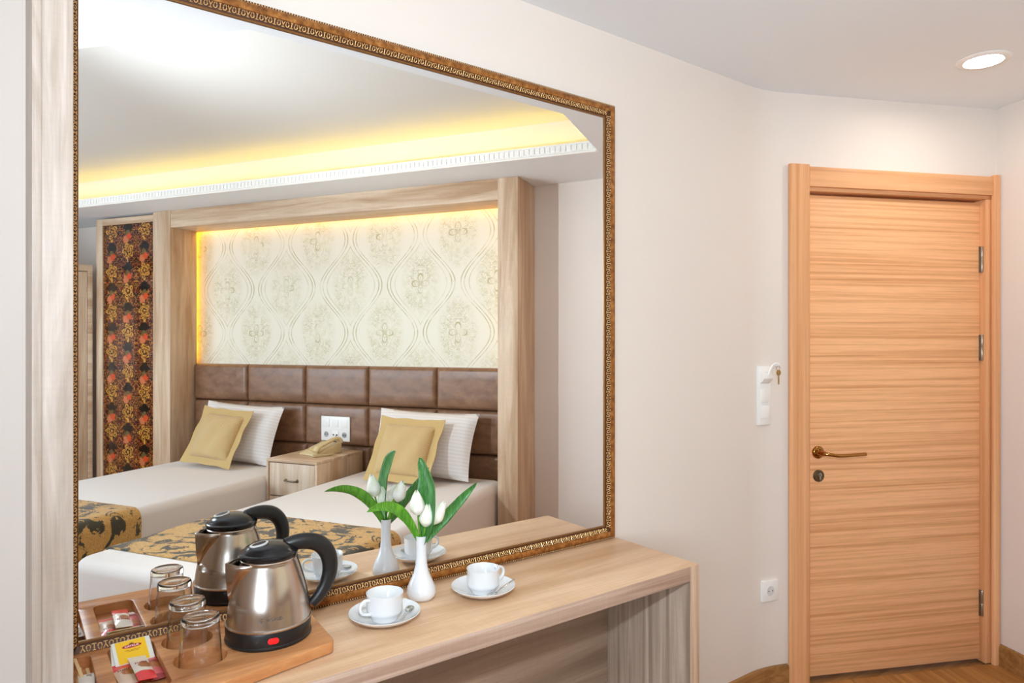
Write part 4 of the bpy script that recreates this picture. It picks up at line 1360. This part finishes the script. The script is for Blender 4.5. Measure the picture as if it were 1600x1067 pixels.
# --- nightstand with telephone
ns = hbthing('nightstand', 'pale oak nightstand with two drawers standing between the beds', 'nightstand', 1.4575, 0, 0)
nw = .2025
y0_, y1_ = -.205, .300
m = MB()
for sx in (-1, 1):
    box('side_panel', M_oak_z, ns, min(sx * nw, sx * (nw - .018)), max(sx * nw, sx * (nw - .018)), y0_, y1_, .03, .6028, .0008)
m.box(-nw, nw, y0_, y1_, .603, .622).box(-nw + .0182, nw - .0182, y0_, y0_ + .01, .03, .6028).box(-nw + .0182, nw - .0182, y0_ + .011, y1_ - .02, .03, .05)
m.build('cabinet_body', M_oak_x, ns, .0008)
for (za, zb) in ((.385, .597), (.062, .378)):
    dr = box('drawer', wood('drawer_front_oak', (222, 204, 182), (190, 162, 134), 'z'), ns, -nw + .022, nw - .022, y1_ - .022, y1_ - .004, za, zb, .001)
    g = MB().tube(smooth_path([(-.048, 0, 0), (-.044, .016, 0), (-.030, .020, 0), (0, .018, -.002), (.030, .020, 0), (.044, .016, 0), (.048, 0, 0)], 4), .0048, 8)
    for x in (-.046, .046):
        g.lathe([(0, 0), (.011, 0), (.009, .005), (0, .007)], 14, Matrix.Translation((x, 0, 0)) @ Matrix.Rotation(R(-90), 4, 'X'))
    hnd_ = g.build('handle', M_antique, dr, 0, smooth=50)
    hnd_.location = (0, y1_ - .0038, (za + zb) / 2 - .002)
for sx in (-1, 1):
    for y in (y0_ + .03, y1_ - .04):
        box('foot', M_bedbase, ns, sx * (nw - .03) - .012, sx * (nw - .03) + .012, y - .012, y + .012, .001, .0298, .001)
ph = hbthing('telephone', 'cream desk telephone with coiled cord on the nightstand', 'telephone', 1.435, .010, .6222, rz=R(14))
g = MB().prism([(-.105, 0), (.115, 0), (.115, .012), (-.075, .070), (-.105, .066)], -.100, .075, 'x', Matrix.Identity(4))
pb = g.build('base', M_phone, ph, .005)
for ix in range(3):
    for iy in range(4):
        y = .070 - iy * .030; z = .070 - (y + .075) * (.058 / .190) + .0005
        box('key', M_phone, pb, -.072 + ix * .026, -.052 + ix * .026, y - .009, y + .009, z - .002, z + .0035, .001)
hs = [(.058, -.105, .072), (.058, -.092, .094), (.058, -.050, .098), (.058, .030, .074), (.058, .082, .056), (.058, .112, .030)]
nh = len(smooth_path(hs, 5))
MB().tube(smooth_path(hs, 5), [.027 if (i < 6 or i > nh - 7) else .021 for i in range(nh)], 14, flat=.62, up=(0, 0, 1)).build('handset', M_phone, ph, 0, smooth=60)
cp = []
base_p = smooth_path([(.060, .118, .010), (.085, .140, .009), (.105, .105, .009), (.118, .050, .009), (.112, .000, .009)], 40)
for i, p in enumerate(base_p[:-1]):
    t_ = (base_p[i + 1] - p).normalized(); s_ = t_.cross(Vector((0, 0, 1)))
    cp.append(p + s_ * .0070 * math.cos(i * 1.25) + Vector((0, 0, .0070 * math.sin(i * 1.25))))
MB().tube(cp, .0020, 5).build('coiled_cord', M_phone, ph, 0, smooth=60)
_loc = lambda a_, o_, z_: Matrix.Rotation(-(HBR + R(14)), 3, 'Z') @ (hbw(a_, o_, z_) - ph.location)
MB().tube(smooth_path([_loc(1.476, PO + .017, .721), _loc(1.478, PO + .024, .705), _loc(1.484, PO + .022, .670), _loc(1.480, PO + .030, .640), _loc(1.462, -.105, .630)], 5), .0022, 6).build('line_cord', M_black_pl, ph, 0)

# --- dark rose panel in an oak frame, left of the surround in the mirror
dp_ = hbthing('damask_panel', 'tall glossy dark rose damask panel in an oak frame by the far bed', 'wall panel', 0, 0, 0)
box('frame_stile', M_oak_z, dp_, -3.046, -2.9965, -.262, -.004, .001, CE - .003, .001)
box('frame_stile', M_oak_z, dp_, -3.680, -3.605, -.262, -.004, .001, CE - .020, .001)
box('frame_head', M_oak_x, dp_, -3.6045, -3.0465, -.262, -.004, 2.322, CE - .020, .001)
box('printed_panel', M_damask, dp_, -3.6045, -3.0465, -.25, -.012, .05, 2.3215, .0005)
box('plinth', M_oak_x, dp_, -3.6045, -3.0465, -.25, -.008, .001, .0495, .001)

# --- wardrobe at the far end
wd = thing('wardrobe', 'pale oak wardrobe at the far end of the room past the damask panel', 'wardrobe', (-.02, -3.52, 0))
m = MB()
m.box(-.58, .575, -.28, .26, 1.955, 2.005).box(-.58, -.545, -.28, .26, .001, 1.9545).box(.540, .575, -.28, .26, .001, 1.9545).box(-.5448, .5398, -.28, -.26, .001, 1.9545).box(-.5448, .5398, -.2598, .24, .001, .06)
m.build('carcass', M_oak_x, wd, .001)
for (x0_, x1_) in ((-.543, -.186), (-.182, .176), (.180, .538)):
    d_ = box('door', M_oak_z, wd, x0_, x1_, .241, .259, .064, 1.950, .001)
    MB().tube([(x0_ + .04, .262, .95), (x0_ + .04, .285, .96), (x0_ + .04, .285, 1.09), (x0_ + .04, .262, 1.10)], .006, 8).build('handle', M_antique, d_, 0)
